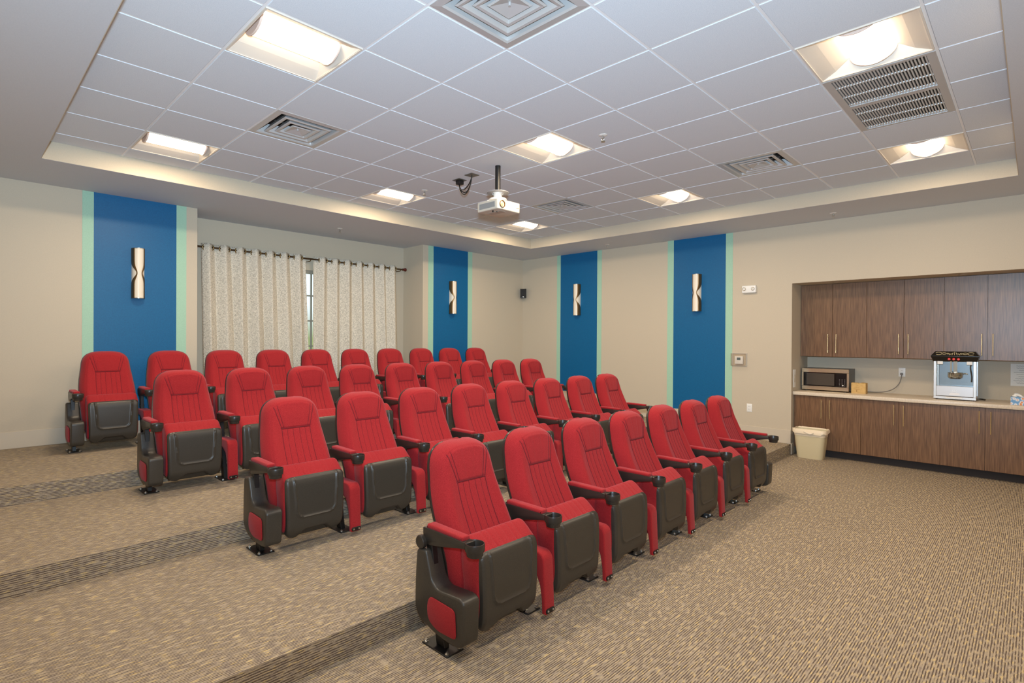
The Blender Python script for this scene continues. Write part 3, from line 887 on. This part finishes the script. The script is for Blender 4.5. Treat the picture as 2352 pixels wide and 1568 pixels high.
bx = empty('cardboard_box', (8.66, 1.645, CT), 'small open-topped tan cardboard box beside the microwave', 'box'); og = (8.66, 1.645, CT)
m_card = add_noise(mat('cardboard', S(206, 168, 104), 0.8), 30, S(198, 160, 98), S(214, 176, 112))
a0, a1, b0, b1 = 8.605, 8.725, 1.562, 1.722
w = MB(); z1 = CT+0.135
w.box((a0, b0, CT), (a1, b1, CT+0.004))
for p, q in (((a0, b0, CT+0.004), (a0+0.004, b1, z1)), ((a1-0.004, b0, CT+0.004), (a1, b1, z1)), ((a0+0.004, b0, CT+0.004), (a1-0.004, b0+0.004, z1)), ((a0+0.004, b1-0.004, CT+0.004), (a1-0.004, b1, z1))): w.box(p, q)
w.build('carton', m_card, bx, og, smooth=False)
fl_ = MB(); fl_.prism([(a0, z1), (a0+0.05, z1+0.006), (a0+0.05, z1+0.009), (a0, z1+0.003)], b0, b0+0.055, 'y'); fl_.prism([(a0, z1), (a0+0.05, z1+0.004), (a0+0.05, z1+0.007), (a0, z1+0.003)], b0+0.085, b1, 'y')
fl_.prism([(b0, z1), (b0+0.05, z1+0.004), (b0+0.05, z1+0.007), (b0, z1+0.003)], a0+0.05, a1, 'x')
fl_.build('flap', m_card, bx, og, smooth=False)
pt = MB(); pt.box((a0-0.0008, b0+0.065, CT+0.05), (a0+0.001, b1-0.045, CT+0.055)); pt.box((a0-0.0008, b0+0.07, CT+0.075), (a0+0.001, b1-0.05, CT+0.079)); pt.box((a0-0.0008, b0+0.095, CT+0.02), (a0+0.001, b1-0.055, CT+0.048))
pt.build('print', mat('print_tan', S(176, 134, 76), 0.8), bx, og, smooth=False)

cd = MB()
pts = []
def bez(p, n=24):
    out = []
    for k in range(n+1):
        t = k/n; m = len(p)-1
        out.append(tuple(sum(math.comb(m, i)*(1-t)**(m-i)*t**i*p[i][d] for i in range(m+1)) for d in range(3)))
    return out
cd.tube(bez([(AXB-0.012, 1.236, 1.128), (AXB-0.045, 1.236, 1.10), (AXB-0.04, 1.235, 0.99), (AXB-0.05, 1.27, 0.875), (AXB-0.07, 1.42, CT+0.006), (AXB-0.07, 1.50, CT+0.006), (AXB-0.06, 1.60, CT+0.006)]), 0.0055, 8)
cd.box((AXB-0.042, 1.222, 1.112), (AXB-0.009, 1.250, 1.142), 0.006, 2)
tag(cd.build('power_cord', mat('grey_cord', S(120, 114, 108), 0.5), None, (AXB-0.05, 1.4, CT)), 'grey power cord drooping from the outlet to the counter behind the box', 'cord')

# popcorn machine
qx0, qx1, qy0, qy1 = 8.500, 8.800, 0.478, 0.862
pm = empty('popcorn_machine', (8.65, 0.67, CT), 'glass sided popcorn machine with black canopy and three red knobs on the counter', 'popcorn machine'); og = (8.65, 0.67, CT)
m_palum = mat('machine_aluminium', S(206, 202, 198), 0.35, 0.6)
m_chrome = mat('polished_steel', S(225, 225, 226), 0.12, 1.0)
for x in (qx0+0.03, qx1-0.03):
    for y in (qy0+0.03, qy1-0.03): MB().cyl((x, y, CT), 0.012, 0.014).build('foot', m_steel, pm, og)
z = CT+0.012
MB().box((qx0, qy0, z), (qx1, qy1, z+0.030), 0.002, 1).build('base_tray', m_palum, pm, og)
for x in (qx0, qx1-0.022):
    for y in (qy0, qy1-0.026): MB().box((x, y, z+0.030), (x+0.022, y+0.026, CT+0.462), 0.002, 1).build('corner_post', m_palum, pm, og)
MB().box((qx0+0.022, qy0+0.004, z+0.030), (qx0+0.026, qy0+0.005, z+0.031)).build('catch', m_steel, pm, og)
dw = MB().box((qx0+0.003, qy0+0.026, z+0.036), (qx0+0.012, qy1-0.026, CT+0.165), 0.002, 1).build('drawer_front', mat('drawer_steel', S(214, 214, 216), 0.28, 0.35), pm, og)
# embossed sunburst-like crest on the drawer front
em = MB()
for k in range(7):
    a = math.radians(20+140*k/6); yc, zc = 0.67, CT+0.085
    em.prism([(yc-0.004+0.02*math.cos(a), zc+0.014*math.sin(a)), (yc+0.004+0.02*math.cos(a), zc+0.014*math.sin(a)), (yc+0.066*math.cos(a), zc+0.045*math.sin(a))], qx0+0.0005, qx0+0.004, 'x')
em.prism(rounded_poly([(0.62, CT+0.062), (0.72, CT+0.062), (0.71, CT+0.088), (0.63, CT+0.088)], 0.01), qx0, qx0+0.004, 'x')
em.build('crest', mat('crest_white', S(238, 238, 240), 0.3), dw, og, smooth=False)
MB().box((qx0-0.004, 0.60, z+0.012), (qx0, 0.75, z+0.028), 0.001, 1).build('name_plate', m_white, pm, og)
MB().box((qx0+0.004, qy0+0.026, CT+0.168), (qx0+0.007, qy1-0.026, CT+0.460)).build('front_glass', m_glass, pm, og, smooth=False)
for y in (qy0+0.010, qy1-0.013): MB().box((qx0+0.022, y, CT+0.045), (qx1-0.022, y+0.003, CT+0.460)).build('side_glass', m_glass, pm, og, smooth=False)
MB().box((qx1-0.012, qy0+0.026, CT+0.045), (qx1-0.008, qy1-0.026, CT+0.460)).build('back_panel', mat('machine_back', S(150, 156, 162), 0.3, 0.5), pm, og, smooth=False)
MB().box((qx0+0.02, qy0+0.026, CT+0.160), (qx1-0.014, qy1-0.026, CT+0.166)).build('inner_floor', m_chrome, pm, og, smooth=False)
for s in (qy0+0.035, qy1-0.085): MB().box((qx0-0.001, s, CT+0.425), (qx0+0.003, s+0.050, CT+0.462)).build('sticker', m_white, pm, og, smooth=False)
# canopy: flared black top with a knob strip, scrollwork painted on the slope
cn = MB()
zc0, zc1, zc2 = CT+0.462, CT+0.520, CT+0.578
def loop(x0, x1, y0, y1, z): return [(x0, y0, z), (x1, y0, z), (x1, y1, z), (x0, y1, z)]
ls = [loop(qx0-0.004, qx1+0.004, qy0-0.004, qy1+0.004, zc0), loop(qx0-0.028, qx1+0.02, qy0-0.026, qy1+0.026, zc1), loop(qx0-0.028, qx1+0.02, qy0-0.026, qy1+0.026, zc1+0.004), loop(qx0+0.020, qx1-0.02, qy0+0.012, qy1-0.012, zc2)]
vv = [[cn.bm.verts.new(p) for p in l] for l in ls]
for i in range(3):
    for k in range(4): cn.bm.faces.new((vv[i][k], vv[i][(k+1) % 4], vv[i+1][(k+1) % 4], vv[i+1][k]))
cn.bm.faces.new(vv[3]); cn.bm.faces.new(vv[0][::-1])
bmesh.ops.recalc_face_normals(cn.bm, faces=list(cn.bm.faces))
cno = cn.build('canopy', mat('canopy_black', S(26, 22, 18), 0.3), pm, og, smooth=False)
# scrolls lie on the sloping front face
def onslope(y, t): 
    return (qx0-0.028+0.048*t-0.0012, y, zc1+0.004+(zc2-zc1-0.004)*t+0.0012)
m_scroll = mat('scroll_cream', S(206, 190, 150), 0.5)
for s in (-1, 1):
    sw_ = MB()
    for q, (yy, r0) in enumerate(((0.145, 0.030), (0.095, 0.020), (0.060, 0.012))):
        ptsq = []
        for k in range(16):
            a = 2*PI*k/15*0.8+0.5
            ptsq.append(onslope(0.67+s*(yy+r0*math.cos(a)), 0.5+r0*9*math.sin(a)))
        sw_.tube(ptsq, 0.0028, 6)
    sw_.build('scroll', m_scroll, cno, og)
cr_ = MB()
for q in range(5):
    a = (q-2)*0.014
    cr_.tube([onslope(0.67+a*1.7, 0.22), onslope(0.67+a, 0.85-abs(q-2)*0.16)], 0.0035, 6)
cr_.build('crown_ornament', m_scroll, cno, og)
m_knob = mat('red_knob', S(220, 44, 16), 0.35)
for k in (-1, 0, 1):
    y = 0.676+k*0.042
    kn = MB().lathe([(0.013, 0.0), (0.014, -0.010), (0.010, -0.014), (0.0, -0.014)], (qx0-0.014, y, CT+0.487), 'x').build('knob', m_knob, pm, og)
# kettle on its hanger
ht = MB(); ht.box((8.630, 0.655, CT+0.30), (8.645, 0.690, CT+0.462)); ht.box((8.63, 0.705, CT+0.33), (8.64, 0.722, CT+0.462))
ht.build('hanger', m_chrome, pm, og, smooth=False)
MB().lathe([(0.0, 0.245), (0.05, 0.250), (0.068, 0.270), (0.070, 0.318), (0.074, 0.320), (0.072, 0.325), (0.0, 0.338)], (8.65, 0.675, CT), 'z').build('kettle', m_chrome, pm, og)
MB().tube(bez([(8.65, 0.61, CT+0.30), (8.60, 0.585, CT+0.33), (8.59, 0.56, CT+0.31)]), 0.006, 8).build('kettle_handle', m_palum, pm, og)
MB().tube(bez([(8.62, 0.53, CT+0.44), (8.62, 0.55, CT+0.36), (8.6, 0.52, CT+0.33), (8.6, 0.52, CT+0.28), (8.6, 0.525, CT+0.22)]), 0.007, 8).build('kettle_cord', m_steel, pm, og)
MB().tube(bez([(8.72, 0.47, CT+0.004+0.012), (8.70, 0.42, CT+0.03), (8.67, 0.39, CT+0.008), (8.72, 0.40, CT+0.006), (8.80, 0.44, CT+0.006), (8.86, 0.47, CT+0.006)]), 0.005, 8).build('power_cord', m_steel, pm, og)

# notice on the wall and tissue box
nz = empty('wall_notice', (AXB, 0.105, 1.165), 'white printed notice sheet taped to the alcove wall above the tissue box', 'notice'); og = (AXB, 0.105, 1.165)
sh = MB(); sh.grid(lambda i, j: (AXB-0.0015-0.004*abs(math.sin(1.5*j/8))*(i/6)**2, 0.205-0.20*i/6, 1.300-0.262*j/8), 6, 8)
sh.build('sheet', mat('paper_white', S(232, 228, 220), 0.7), nz, og)
tx = MB()
for k in range(9):
    zz = 1.275-0.025*k; l = random.uniform(0.09, 0.16)
    yc = 0.105
    if k in (2, 5): l *= 0.6
    pts = [(AXB-0.0085, yc+l/2-l*i/14, zz+0.003*math.sin(i*1.9+k)) for i in range(15)]
    tx.tube(pts, 0.0012, 4)
tx.build('handwriting', mat('pencil_grey', S(120, 116, 112), 0.7), nz, og)
tb = empty('tissue_box', (8.45, 0.105, CT), 'tissue box with blue and orange print at the counter end', 'tissue box'); og = (8.45, 0.105, CT)
m_tb = mat('tissue_carton', S(206, 214, 222), 0.6)
N_, L_, B_ = nodes(m_tb)
t_ = N_.new('ShaderNodeTexCoord'); v_ = N_.new('ShaderNodeTexVoronoi'); v_.inputs['Scale'].default_value = 26
c_ = N_.new('ShaderNodeValToRGB'); L_.new(t_.outputs['Object'], v_.inputs['Vector']); L_.new(v_.outputs['Distance'], c_.inputs[0])
c_.color_ramp.elements[0].color = (*S(226, 130, 40), 1); c_.color_ramp.elements[0].position = 0.16
c_.color_ramp.elements[1].color = (*S(226, 232, 238), 1); c_.color_ramp.elements[1].position = 0.36
e_ = c_.color_ramp.elements.new(0.55); e_.color = (*S(110, 160, 206), 1)
L_.new(c_.outputs[0], B_.inputs['Base Color'])
MB().box((8.385, 0.012, CT), (8.505, 0.190, CT+0.088), 0.002, 1).build('carton', m_tb, tb, og)
ti = MB()
ti.grid(lambda i, j: (8.445+0.022*math.sin(i*0.8+j*0.4)+0.01*j/6, 0.17-0.15*i/10+0.01*math.sin(j), CT+0.088+(0.020+0.022*math.sin(i*0.62+0.6))*j/6), 10, 6)
ti.build('tissue', m_white, tb, og)

# waste bin with liner
wb = empty('waste_bin', (8.20, 2.09, 0.0), 'beige plastic waste bin with a liner in front of the base cabinet', 'waste bin'); og = (8.20, 2.09, 0.0)
def rr_loop(cx, cy, hx, hy, r, z, n=6):
    p = []
    for (sx, sy, a0) in ((1, 1, 0), (-1, 1, 90), (-1, -1, 180), (1, -1, 270)):
        for k in range(n+1):
            a = math.radians(a0+90*k/n); p.append((cx+sx*(hx-r)+r*math.cos(a), cy+sy*(hy-r)+r*math.sin(a), z))
    return p
def loft(mb, loops, cap0=True, cap1=False):
    vv = [[mb.bm.verts.new(p) for p in l] for l in loops]; n = len(loops[0])
    for i in range(len(loops)-1):
        for k in range(n): mb.bm.faces.new((vv[i][k], vv[i][(k+1) % n], vv[i+1][(k+1) % n], vv[i+1][k]))
    if cap0: mb.bm.faces.new(vv[0][::-1])
    if cap1: mb.bm.faces.new(vv[-1])
    return mb
bn = MB(); bcx, bcy = 8.195, 2.088
loft(bn, [rr_loop(bcx, bcy, 0.088, 0.148, 0.05, 0.0), rr_loop(bcx, bcy, 0.092, 0.152, 0.052, 0.012), rr_loop(bcx, bcy, 0.116, 0.184, 0.058, 0.355), rr_loop(bcx, bcy, 0.124, 0.192, 0.060, 0.360), rr_loop(bcx, bcy, 0.124, 0.192, 0.060, 0.378), rr_loop(bcx, bcy, 0.116, 0.184, 0.055, 0.378), rr_loop(bcx, bcy, 0.092, 0.150, 0.05, 0.02)], True, True)
bn.build('bin_body', mat('beige_plastic', S(212, 197, 160), 0.45), wb, og)
lnr = MB(); lp = []
for q, (dx, z) in enumerate(((0.0, 0.30), (0.004, 0.383), (0.012, 0.390), (0.017, 0.384), (0.018, 0.345))):
    l = rr_loop(bcx, bcy, 0.114+dx, 0.182+dx, 0.058, z)
    nl = []
    for k, p in enumerate(l):
        wv = 0.004*math.sin(k*2.3+q)+0.003*math.sin(k*1.1)
        drop = (0.018*math.sin(k*0.9)+0.012*math.sin(k*0.37+1)) if q == 4 else 0
        # the knot side hangs a little lower
        if q == 4 and p[0] < bcx and p[1] < bcy: drop -= 0.03*max(0, math.sin((p[1]-bcy)*-14))
        nl.append((p[0]+(wv if q > 1 else 0)*(1 if p[0] > bcx else -1)*0.7, p[1]+(wv if q > 1 else 0)*0.5, p[2]+drop*0.7+(wv*0.8 if 0 < q < 4 else 0)))
    lp.append(nl)
loft(lnr, lp, False, False)
lnr.build('bin_liner', mat('liner_film', S(236, 218, 190), 0.4), wb, og, angle=60)
MB().tube(bez([(bcx-0.138, bcy-0.06, 0.355), (bcx-0.145, bcy-0.03, 0.325), (bcx-0.142, bcy+0.01, 0.345), (bcx-0.138, bcy+0.05, 0.362)]), [0.007]*8+[0.010]*9+[0.006]*8, 8).build('liner_knot', mat('liner_white', S(236, 222, 200), 0.4), wb, og)

# ------------------------------------------------------------------ theater seats
HB, Z0 = 0.985, 0.82
YF = [(0.18, -0.062), (0.34, -0.060), (0.42, -0.048), (0.50, -0.018), (0.58, 0.028), (0.66, 0.068), (0.74, 0.100), (0.82, 0.122), (0.90, 0.138), (1.0, 0.150)]
WT = [(0.18, 0.220), (0.34, 0.236), (0.50, 0.246), (0.60, 0.244), (0.72, 0.230), (0.82, 0.214), (0.90, 0.208), (1.0, 0.206)]
def half_w(z): return sm_tab(WT, z)
NSE = 3.0
def outline_f(x, z):
    w = half_w(z)
    a = (abs(x)/w)**NSE
    if z > Z0: a += ((z-Z0)/(HB-Z0))**NSE
    return a**(1/NSE)
def w_at(z):
    w = half_w(z)
    if z > Z0: w *= max(0.0, 1-((z-Z0)/(HB-Z0))**NSE)**(1/NSE)
    return w
SEAMS = []
for s in (-1, 1):
    SEAMS += [((s*0.105, 0.775), (s*0.150, 0.925), 1.0), ((s*0.088, 0.775), (s*0.126, 0.935), 0.8),
              ((s*0.105, 0.775), (s*0.112, 0.40), 1.0), ((s*0.066, 0.770), (s*0.072, 0.40), 0.55), ((s*0.024, 0.770), (s*0.026, 0.40), 0.55),
              ((s*0.030, 0.790), (s*0.042, 0.95), 0.35)]
SEAMS.append(((-0.105, 0.775), (0.105, 0.775), 1.9))
def make_back():
    b = MB(); nu, nv = 84, 124
    zb = 0.20
    def P(i, j):
        # dense sampling towards the sides and the crown
        s = math.sin((i/nu-0.5)*PI*0.92)/math.sin(0.5*PI*0.92)
        t = math.sin(j/nv*PI/2*0.96)/math.sin(PI/2*0.96)
        z = zb+(HB-0.0005-zb)*(0.55*j/nv+0.45*t)
        x = s*w_at(z)
        de = (1-min(1, outline_f(x, z)))*0.225
        r = 0.060; T = 0.098
        q = min(de/r, 1)
        d = T*math.sqrt(max(0, 1-(1-q)**2))
        # side bolsters, lumbar hollow between them
        k = abs(x)/max(half_w(z), .01)
        d += 0.013*math.exp(-((k-0.74)/0.17)**2)*min(1, max(0, (0.86-z)/0.15))
        if z > 0.74: d += 0.008*math.exp(-((z-0.86)/0.07)**2)*max(0, 1-k*k)
        for a, c_, g in SEAMS:
            dd = segd((x, z), a, c_)
            if dd < 0.02: d -= 0.0042*g*math.exp(-(dd/0.0055)**2)
        # welt seam following the rim
        d -= 0.003*math.exp(-((de-0.040)/0.004)**2)
        return (x, sm_tab(YF, z)+0.098-d, z)
    vs_ = b.grid(P, nu, nv)
    bmesh.ops.recalc_face_normals(b.bm, faces=list(b.bm.faces))
    return b
def back_surface(x, z, lift=0.0):
    de = (1-min(1, outline_f(x, z)))*0.225
    q = min(de/0.060, 1)
    d = 0.098*math.sqrt(max(0, 1-(1-q)**2))
    k = abs(x)/max(half_w(z), .01)
    d += 0.013*math.exp(-((k-0.74)/0.17)**2)*min(1, max(0, (0.86-z)/0.15))
    if z > 0.74: d += 0.008*math.exp(-((z-0.86)/0.07)**2)*max(0, 1-k*k)
    return (x, sm_tab(YF, z)+0.098-d-lift, z)
def make_stitching():
    b = MB()
    for a, c_, g in SEAMS:
        if g < 0.4: continue
        n_ = max(6, int(math.hypot(a[0]-c_[0], a[1]-c_[1])/0.012))
        pts = [back_surface(a[0]+(c_[0]-a[0])*k/n_, a[1]+(c_[1]-a[1])*k/n_, -0.0012) for k in range(n_+1)]
        b.tube(pts, 0.0004+0.0011*g, 6)
    return b
def make_shell():
    b = MB(); nu, nv = 40, 56; zb = 0.18
    def F(i, j, back):
        s = math.sin((i/nu-0.5)*PI*0.96)/math.sin(0.5*PI*0.96)
        z = zb+(HB-0.007-zb)*math.sin(j/nv*PI/2*0.98)/math.sin(PI/2*0.98)
        zz = min(z, HB-0.0004) if z > Z0 else z
        sc2 = 1.0
        w_ = w_at(max(zb, (zz if z <= Z0 else Z0+(zz-Z0)*0.9995)))*1.022
        x = s*w_
        de = (1-min(1, outline_f(x*0.97, min(z, HB-.0005))))*0.225
        yb = sm_tab(YF, z)+0.094
        if not back: return (x, yb, z)
        return (x, yb+0.010+0.030*min(1, de/0.05)**0.6, z)
    f_ = b.grid(lambda i, j: F(i, j, False), nu, nv); k_ = b.grid(lambda i, j: F(i, j, True), nu, nv)
    rim = lambda g: [g[i][0] for i in range(nu+1)]+[g[nu][j] for j in range(1, nv+1)]+[g[i][nv] for i in range(nu-1, -1, -1)]+[g[0][j] for j in range(nv-1, 0, -1)]
    ra, rb = rim(f_), rim(k_)
    for i in range(len(ra)):
        try: b.bm.faces.new((ra[i], ra[(i+1) % len(ra)], rb[(i+1) % len(ra)], rb[i]))
        except ValueError: pass
    bmesh.ops.recalc_face_normals(b.bm, faces=list(b.bm.faces))
    return b

# folded seat: cushion behind, moulded pan in front
CP = [(-0.150, 0.130), (-0.172, 0.200), (-0.178, 0.330), (-0.176, 0.450), (-0.176, 0.486), (-0.150, 0.510), (-0.116, 0.538), (-0.084, 0.556), (-0.056, 0.548), (-0.040, 0.512), (-0.036, 0.42), (-0.052, 0.28), (-0.072, 0.15), (-0.11, 0.12)]
def make_cushion():
    b = MB(); prof = []
    N = len(CP)
    for i in range(N):                                   # Catmull-Rom through the profile
        p0, p1, p2, p3 = (Vector(CP[(i+k-1) % N]) for k in range(4))
        for k in range(6):
            t = k/6
            prof.append(0.5*((2*p1)+(p2-p0)*t+(2*p0-5*p1+4*p2-p3)*t*t+(-p0+3*p1-3*p2+p3)*t**3))
    cy, cz = -0.105, 0.34; nu = 84; n_ = len(prof)
    loops = []
    for i in range(nu+1):
        s = math.sin((i/nu-0.5)*PI*0.94)/math.sin(0.5*PI*0.94); x = s*0.216
        e = max(0, (abs(x)-0.180)/0.036); k = math.sqrt(max(0, 1-e*e*0.93))
        inset = 0.030*(1-k)
        g = sum(0.004*math.exp(-((abs(x)-q)/0.0036)**2) for q in (0.026, 0.074, 0.118))
        l = []
        for p in prof:
            d = Vector((p.x-cy, p.y-cz)); L_ = d.length; d /= L_
            top = max(0, min(1, (p.y-0.44)/0.05))
            q = Vector((cy, cz))+d*(L_-inset-g*top)
            l.append((x, q.x, q.y))
        loops.append(l)
    loft(b, loops, True, True)
    bmesh.ops.recalc_face_normals(b.bm, faces=list(b.bm.faces))
    return b
def pan_y(x, z):
    t = (z-0.085)/(0.492-0.085)
    y = -0.196-0.010*math.sin(PI*min(1, max(0, t)))+0.035*max(0, (0.22-t)/0.22)**2+0.012*max(0, (t-0.85)/0.15)**2
    return y
def make_pan():
    b = MB(); nu, nv = 72, 72; W = 0.214
    z0, z1 = 0.085, 0.494
    U = [((-0.156, 0.484), (-0.142, 0.275)), ((0.156, 0.484), (0.142, 0.275)), ((-0.092, 0.225), (0.092, 0.225))]
    U += [(p, q) for s in (-1, 1) for p, q in zip([(s*(0.092+0.050*math.sin(a)), 0.275-0.050*math.cos(a)) for a in [k*PI/2/5 for k in range(5)]], [(s*(0.092+0.050*math.sin(a)), 0.275-0.050*math.cos(a)) for a in [(k+1)*PI/2/5 for k in range(5)]])]
    AR = 0.055
    def wz(z):
        t = (z-z0)/(z1-z0)
        w = W-0.012*(1-t)
        for c_, r in ((z0, 0.05), (z1, 0.035)):
            d = abs(z-c_)
            if d < r: w -= r-math.sqrt(max(0, r*r-(r-d)**2))
        return w
    def P(i, j):
        s = math.sin((i/nu-0.5)*PI*0.9)/math.sin(0.5*PI*0.9); z = z0+(z1-z0)*(0.5-0.5*math.cos(PI*(0.03+0.94*j/nv)))/1.0
        w = wz(z); x = s*w
        y = pan_y(x, z)
        e = max(0, 1-(w-abs(x))/0.020); y += 0.012*e*e
        et = max(0, 1-(z1-z)/0.02); y += 0.012*et*et
        dm = min(segd((x, z), a, c_) for a, c_ in U)
        y -= 0.0095*math.exp(-(dm/0.0062)**2)
        # recessed toe arch at the bottom edge
        ax = abs(x)
        arch = 0.085+0.052*(1-max(0, (ax-0.075)/0.055)) if ax < 0.13 else 0
        if z < arch:
            y += 0.030*min(1, (arch-z)/0.010)
        return (x, y, z)
    fr_ = b.grid(P, nu, nv)
    bk = b.grid(lambda i, j: (lambda p: (p[0]*0.985, -0.128, p[2]))(P(i, j)), nu, nv)
    rim = lambda g: [g[i][0] for i in range(nu+1)]+[g[nu][j] for j in range(1, nv+1)]+[g[i][nv] for i in range(nu-1, -1, -1)]+[g[0][j] for j in range(nv-1, 0, -1)]
    ra, rb = rim(fr_), rim(bk)
    for i in range(len(ra)): b.bm.faces.new((ra[i], ra[(i+1) % len(ra)], rb[(i+1) % len(ra)], rb[i]))
    bmesh.ops.recalc_face_normals(b.bm, faces=list(b.bm.faces))
    return b
def arm_parts(ax):
    a = MB()
    a.prism(rounded_poly([(0.125, 0.584), (0.125, 0.535), (0.092, 0.497), (-0.02, 0.516), (-0.165, 0.548), (-0.205, 0.554), (-0.205, 0.584)], [0.008, 0.02, 0.03, 0.05, 0.03, 0.004, 0.004]), ax-0.031, ax+0.031, 'x', 0.004, 2)
    pd = MB(); pd.prism(rounded_poly([(0.102, 0.580), (-0.170, 0.580), (-0.173, 0.603), (0.098, 0.606)], [0.002, 0.002, 0.012, 0.010]), ax-0.027, ax+0.027, 'x', 0.009, 3)
    cp = MB(); c = (ax, -0.232, 0)
    cp.lathe([(0.0, 0.524), (0.036, 0.524), (0.039, 0.527), (0.041, 0.547), (0.046, 0.549), (0.048, 0.553), (0.0485, 0.583), (0.047, 0.587), (0.044, 0.587), (0.0425, 0.583), (0.040, 0.545), (0.037, 0.531), (0.0, 0.530)], c, 'z', 36)
    return a, pd, cp
def post_parts(ax, y_top=0.10):
    p = MB(); p.prism([(-0.035, 0.008), (0.030, 0.008), (0.085, 0.30), (0.115, 0.505), (0.070, 0.505), (0.035, 0.30)], ax-0.017, ax+0.017, 'x', 0.003, 1)
    for z, y in ((0.12, 0.008), (0.30, 0.055), (0.40, 0.075)):
        p.box((ax-0.022, y-0.012, z-0.012), (ax+0.022, y+0.012, z+0.012), 0.003, 1)
    pl = MB(); pl.box((ax-0.056, -0.098, 0.0), (ax+0.056, 0.098, 0.008), 0.002, 1)
    return p, pl
def knee_poly():
    outer = [(0.060, 0.372), (-0.150, 0.372)]+arc(-0.150, 0.322, 0.050, 90, 180, 7)[1:]+[(-0.206, 0.20), (-0.214, 0.036)]
    inner = [(-0.188, 0.036), (-0.184, 0.12), (-0.170, 0.195), (-0.140, 0.255), (-0.090, 0.292), (-0.020, 0.308), (0.060, 0.314)]
    return outer+inner
def panel_poly():
    pts = [(0.152, 0.470), (0.166, 0.330), (0.168, 0.165), (0.128, 0.112), (0.0, 0.078), (-0.120, 0.068), (-0.205, 0.082), (-0.214, 0.300), (-0.180, 0.318), (-0.010, 0.305), (0.030, 0.335), (0.078, 0.480)]
    return rounded_poly(pts, [0.022, 0.08, 0.06, 0.06, 0.08, 0.05, 0.04, 0.05, 0.02, 0.06, 0.05, 0.022], 6)

BOLT = None
def add_support(root, ax, kind, disc=False):
    """arm, post and foot of one side; kind 'mid', 'near' (panel faces -x) or 'far' (panel faces +x)"""
    a, pd, cp = arm_parts(ax)
    arm = a.build('armrest', m_blacks, root)
    pd.build('armrest_pad', m_red, arm); cp.build('cup_holder', m_blacks, arm)
    p, pl = post_parts(ax)
    p.build('support_post', m_steel, root)
    plo = pl.build('base_plate', m_steel, root)
    for sx in (-1, 1):
        for sy in (-1, 1):
            MB().lathe([(0.011, 0.008), (0.010, 0.013), (0.006, 0.015), (0.006, 0.021), (0.0, 0.022)], (ax+sx*0.040, sy*0.080, 0), 'z', 8).build('bolt', m_bolt, plo)
    if kind == 'mid':
        k = MB(); k.slab(knee_poly(), ax-0.043, ax+0.043, 0.009)
        ko = k.build('knee_cover', m_red, root)
        e = MB(); e.prism(rounded_poly([(ax-0.036, 0.040), (ax+0.036, 0.040), (ax+0.036, 0.066), (ax-0.036, 0.066)], 0.012), -0.2195, -0.205, 'y', 0.001, 1)
        eo = e.build('end_clip', m_steel, ko)
        # (its two screws are moulded into the clip)
        s_ = MB()
        for s in (-1, 1): s_.lathe([(0.0, -0.2225), (0.006, -0.222), (0.007, -0.219)], (ax+s*0.021, 0, 0.053), 'y', 10)
        s_.build('clip_screws', m_bolt, ko)
    else:
        s = -1 if kind == 'near' else 1
        x0, x1 = (ax-0.052, ax+0.058) if s < 0 else (ax-0.058, ax+0.052)
        e = MB(); e.slab(panel_poly(), x0, x1, 0.014)
        po = e.build('end_panel', m_black, root)
        q = MB(); xo = x0 if s < 0 else x1
        pp = rounded_poly([(0.035, 0.262), (-0.155, 0.255), (-0.165, 0.115), (-0.02, 0.108), (0.052, 0.142), (0.055, 0.22)], [0.03, 0.03, 0.025, 0.05, 0.04, 0.04], 5)
        q.prism(pp, min(xo, xo+s*0.008), max(xo, xo+s*0.008), 'x', 0.005, 2)
        q.build('panel_inset', m_red, po)
        if disc:
            d = MB(); d.lathe([(0.0, -0.012), (0.030, -0.012), (0.034, -0.008), (0.034, 0.014)], (ax-0.031, 0.128, 0.507), 'x', 28)
            d.build('pivot_cap', m_blacks, root)
    return arm

def make_seat():
    r = empty('theater_seat', (0, 0, 0))
    bk = make_back().build('backrest', m_red, r, angle=180)
    make_stitching().build('stitching', m_thread, bk)
    make_shell().build('back_shell', m_blacks, bk, angle=70)
    cu = make_cushion().build('seat', m_red, r, angle=50)
    make_pan().build('seat_pan', m_black, cu, angle=65)
    return r

ROWS = [(1.785, 7, 'front row'), (1.483, 8, 'second row'), (1.181, 9, 'third row'), (0.879, 10, 'back row')]
ORD = ['first', 'second', 'third', 'fourth', 'fifth', 'sixth', 'seventh', 'eighth', 'ninth', 'tenth']
PY, SPC = 2.095, 0.60
proto_mid = make_seat(); add_support(proto_mid, -SPC/2, 'mid')
proto_near = make_seat(); add_support(proto_near, -SPC/2, 'near')
near_children = None
used = {'mid': False, 'near': False}
for ri, (x0, cnt, rname) in enumerate(ROWS):
    for k in range(cnt):
        key = 'near' if k == 0 else 'mid'
        src = proto_near if k == 0 else proto_mid
        o = src if not used[key] else copy_tree(src)
        used[key] = True
        o.location = (x0+SPC*(k+.5), PY+RS*ri, RH*ri)
        if k == 0: lb = 'red theater seat with black side panel at the open aisle end of the %s' % rname
        elif k == cnt-1: lb = 'last red theater seat at the cabinet wall end of the %s' % rname
        else: lb = '%s red theater seat from the open aisle end of the %s' % (ORD[k], rname)
        tag(o, lb, 'theater seat', 'rows of red theater seats')
        if k == cnt-1: add_support(o, SPC/2, 'far')
        if ri == 0 and k == 0: first_seat = o
# only the front row's end shows its round pivot cap
d = MB(); d.lathe([(0.0, -0.012), (0.030, -0.012), (0.034, -0.008), (0.034, 0.014)], (-SPC/2-0.040, 0.128, 0.507), 'x', 28)
d.build('pivot_cap', m_blacks, first_seat)
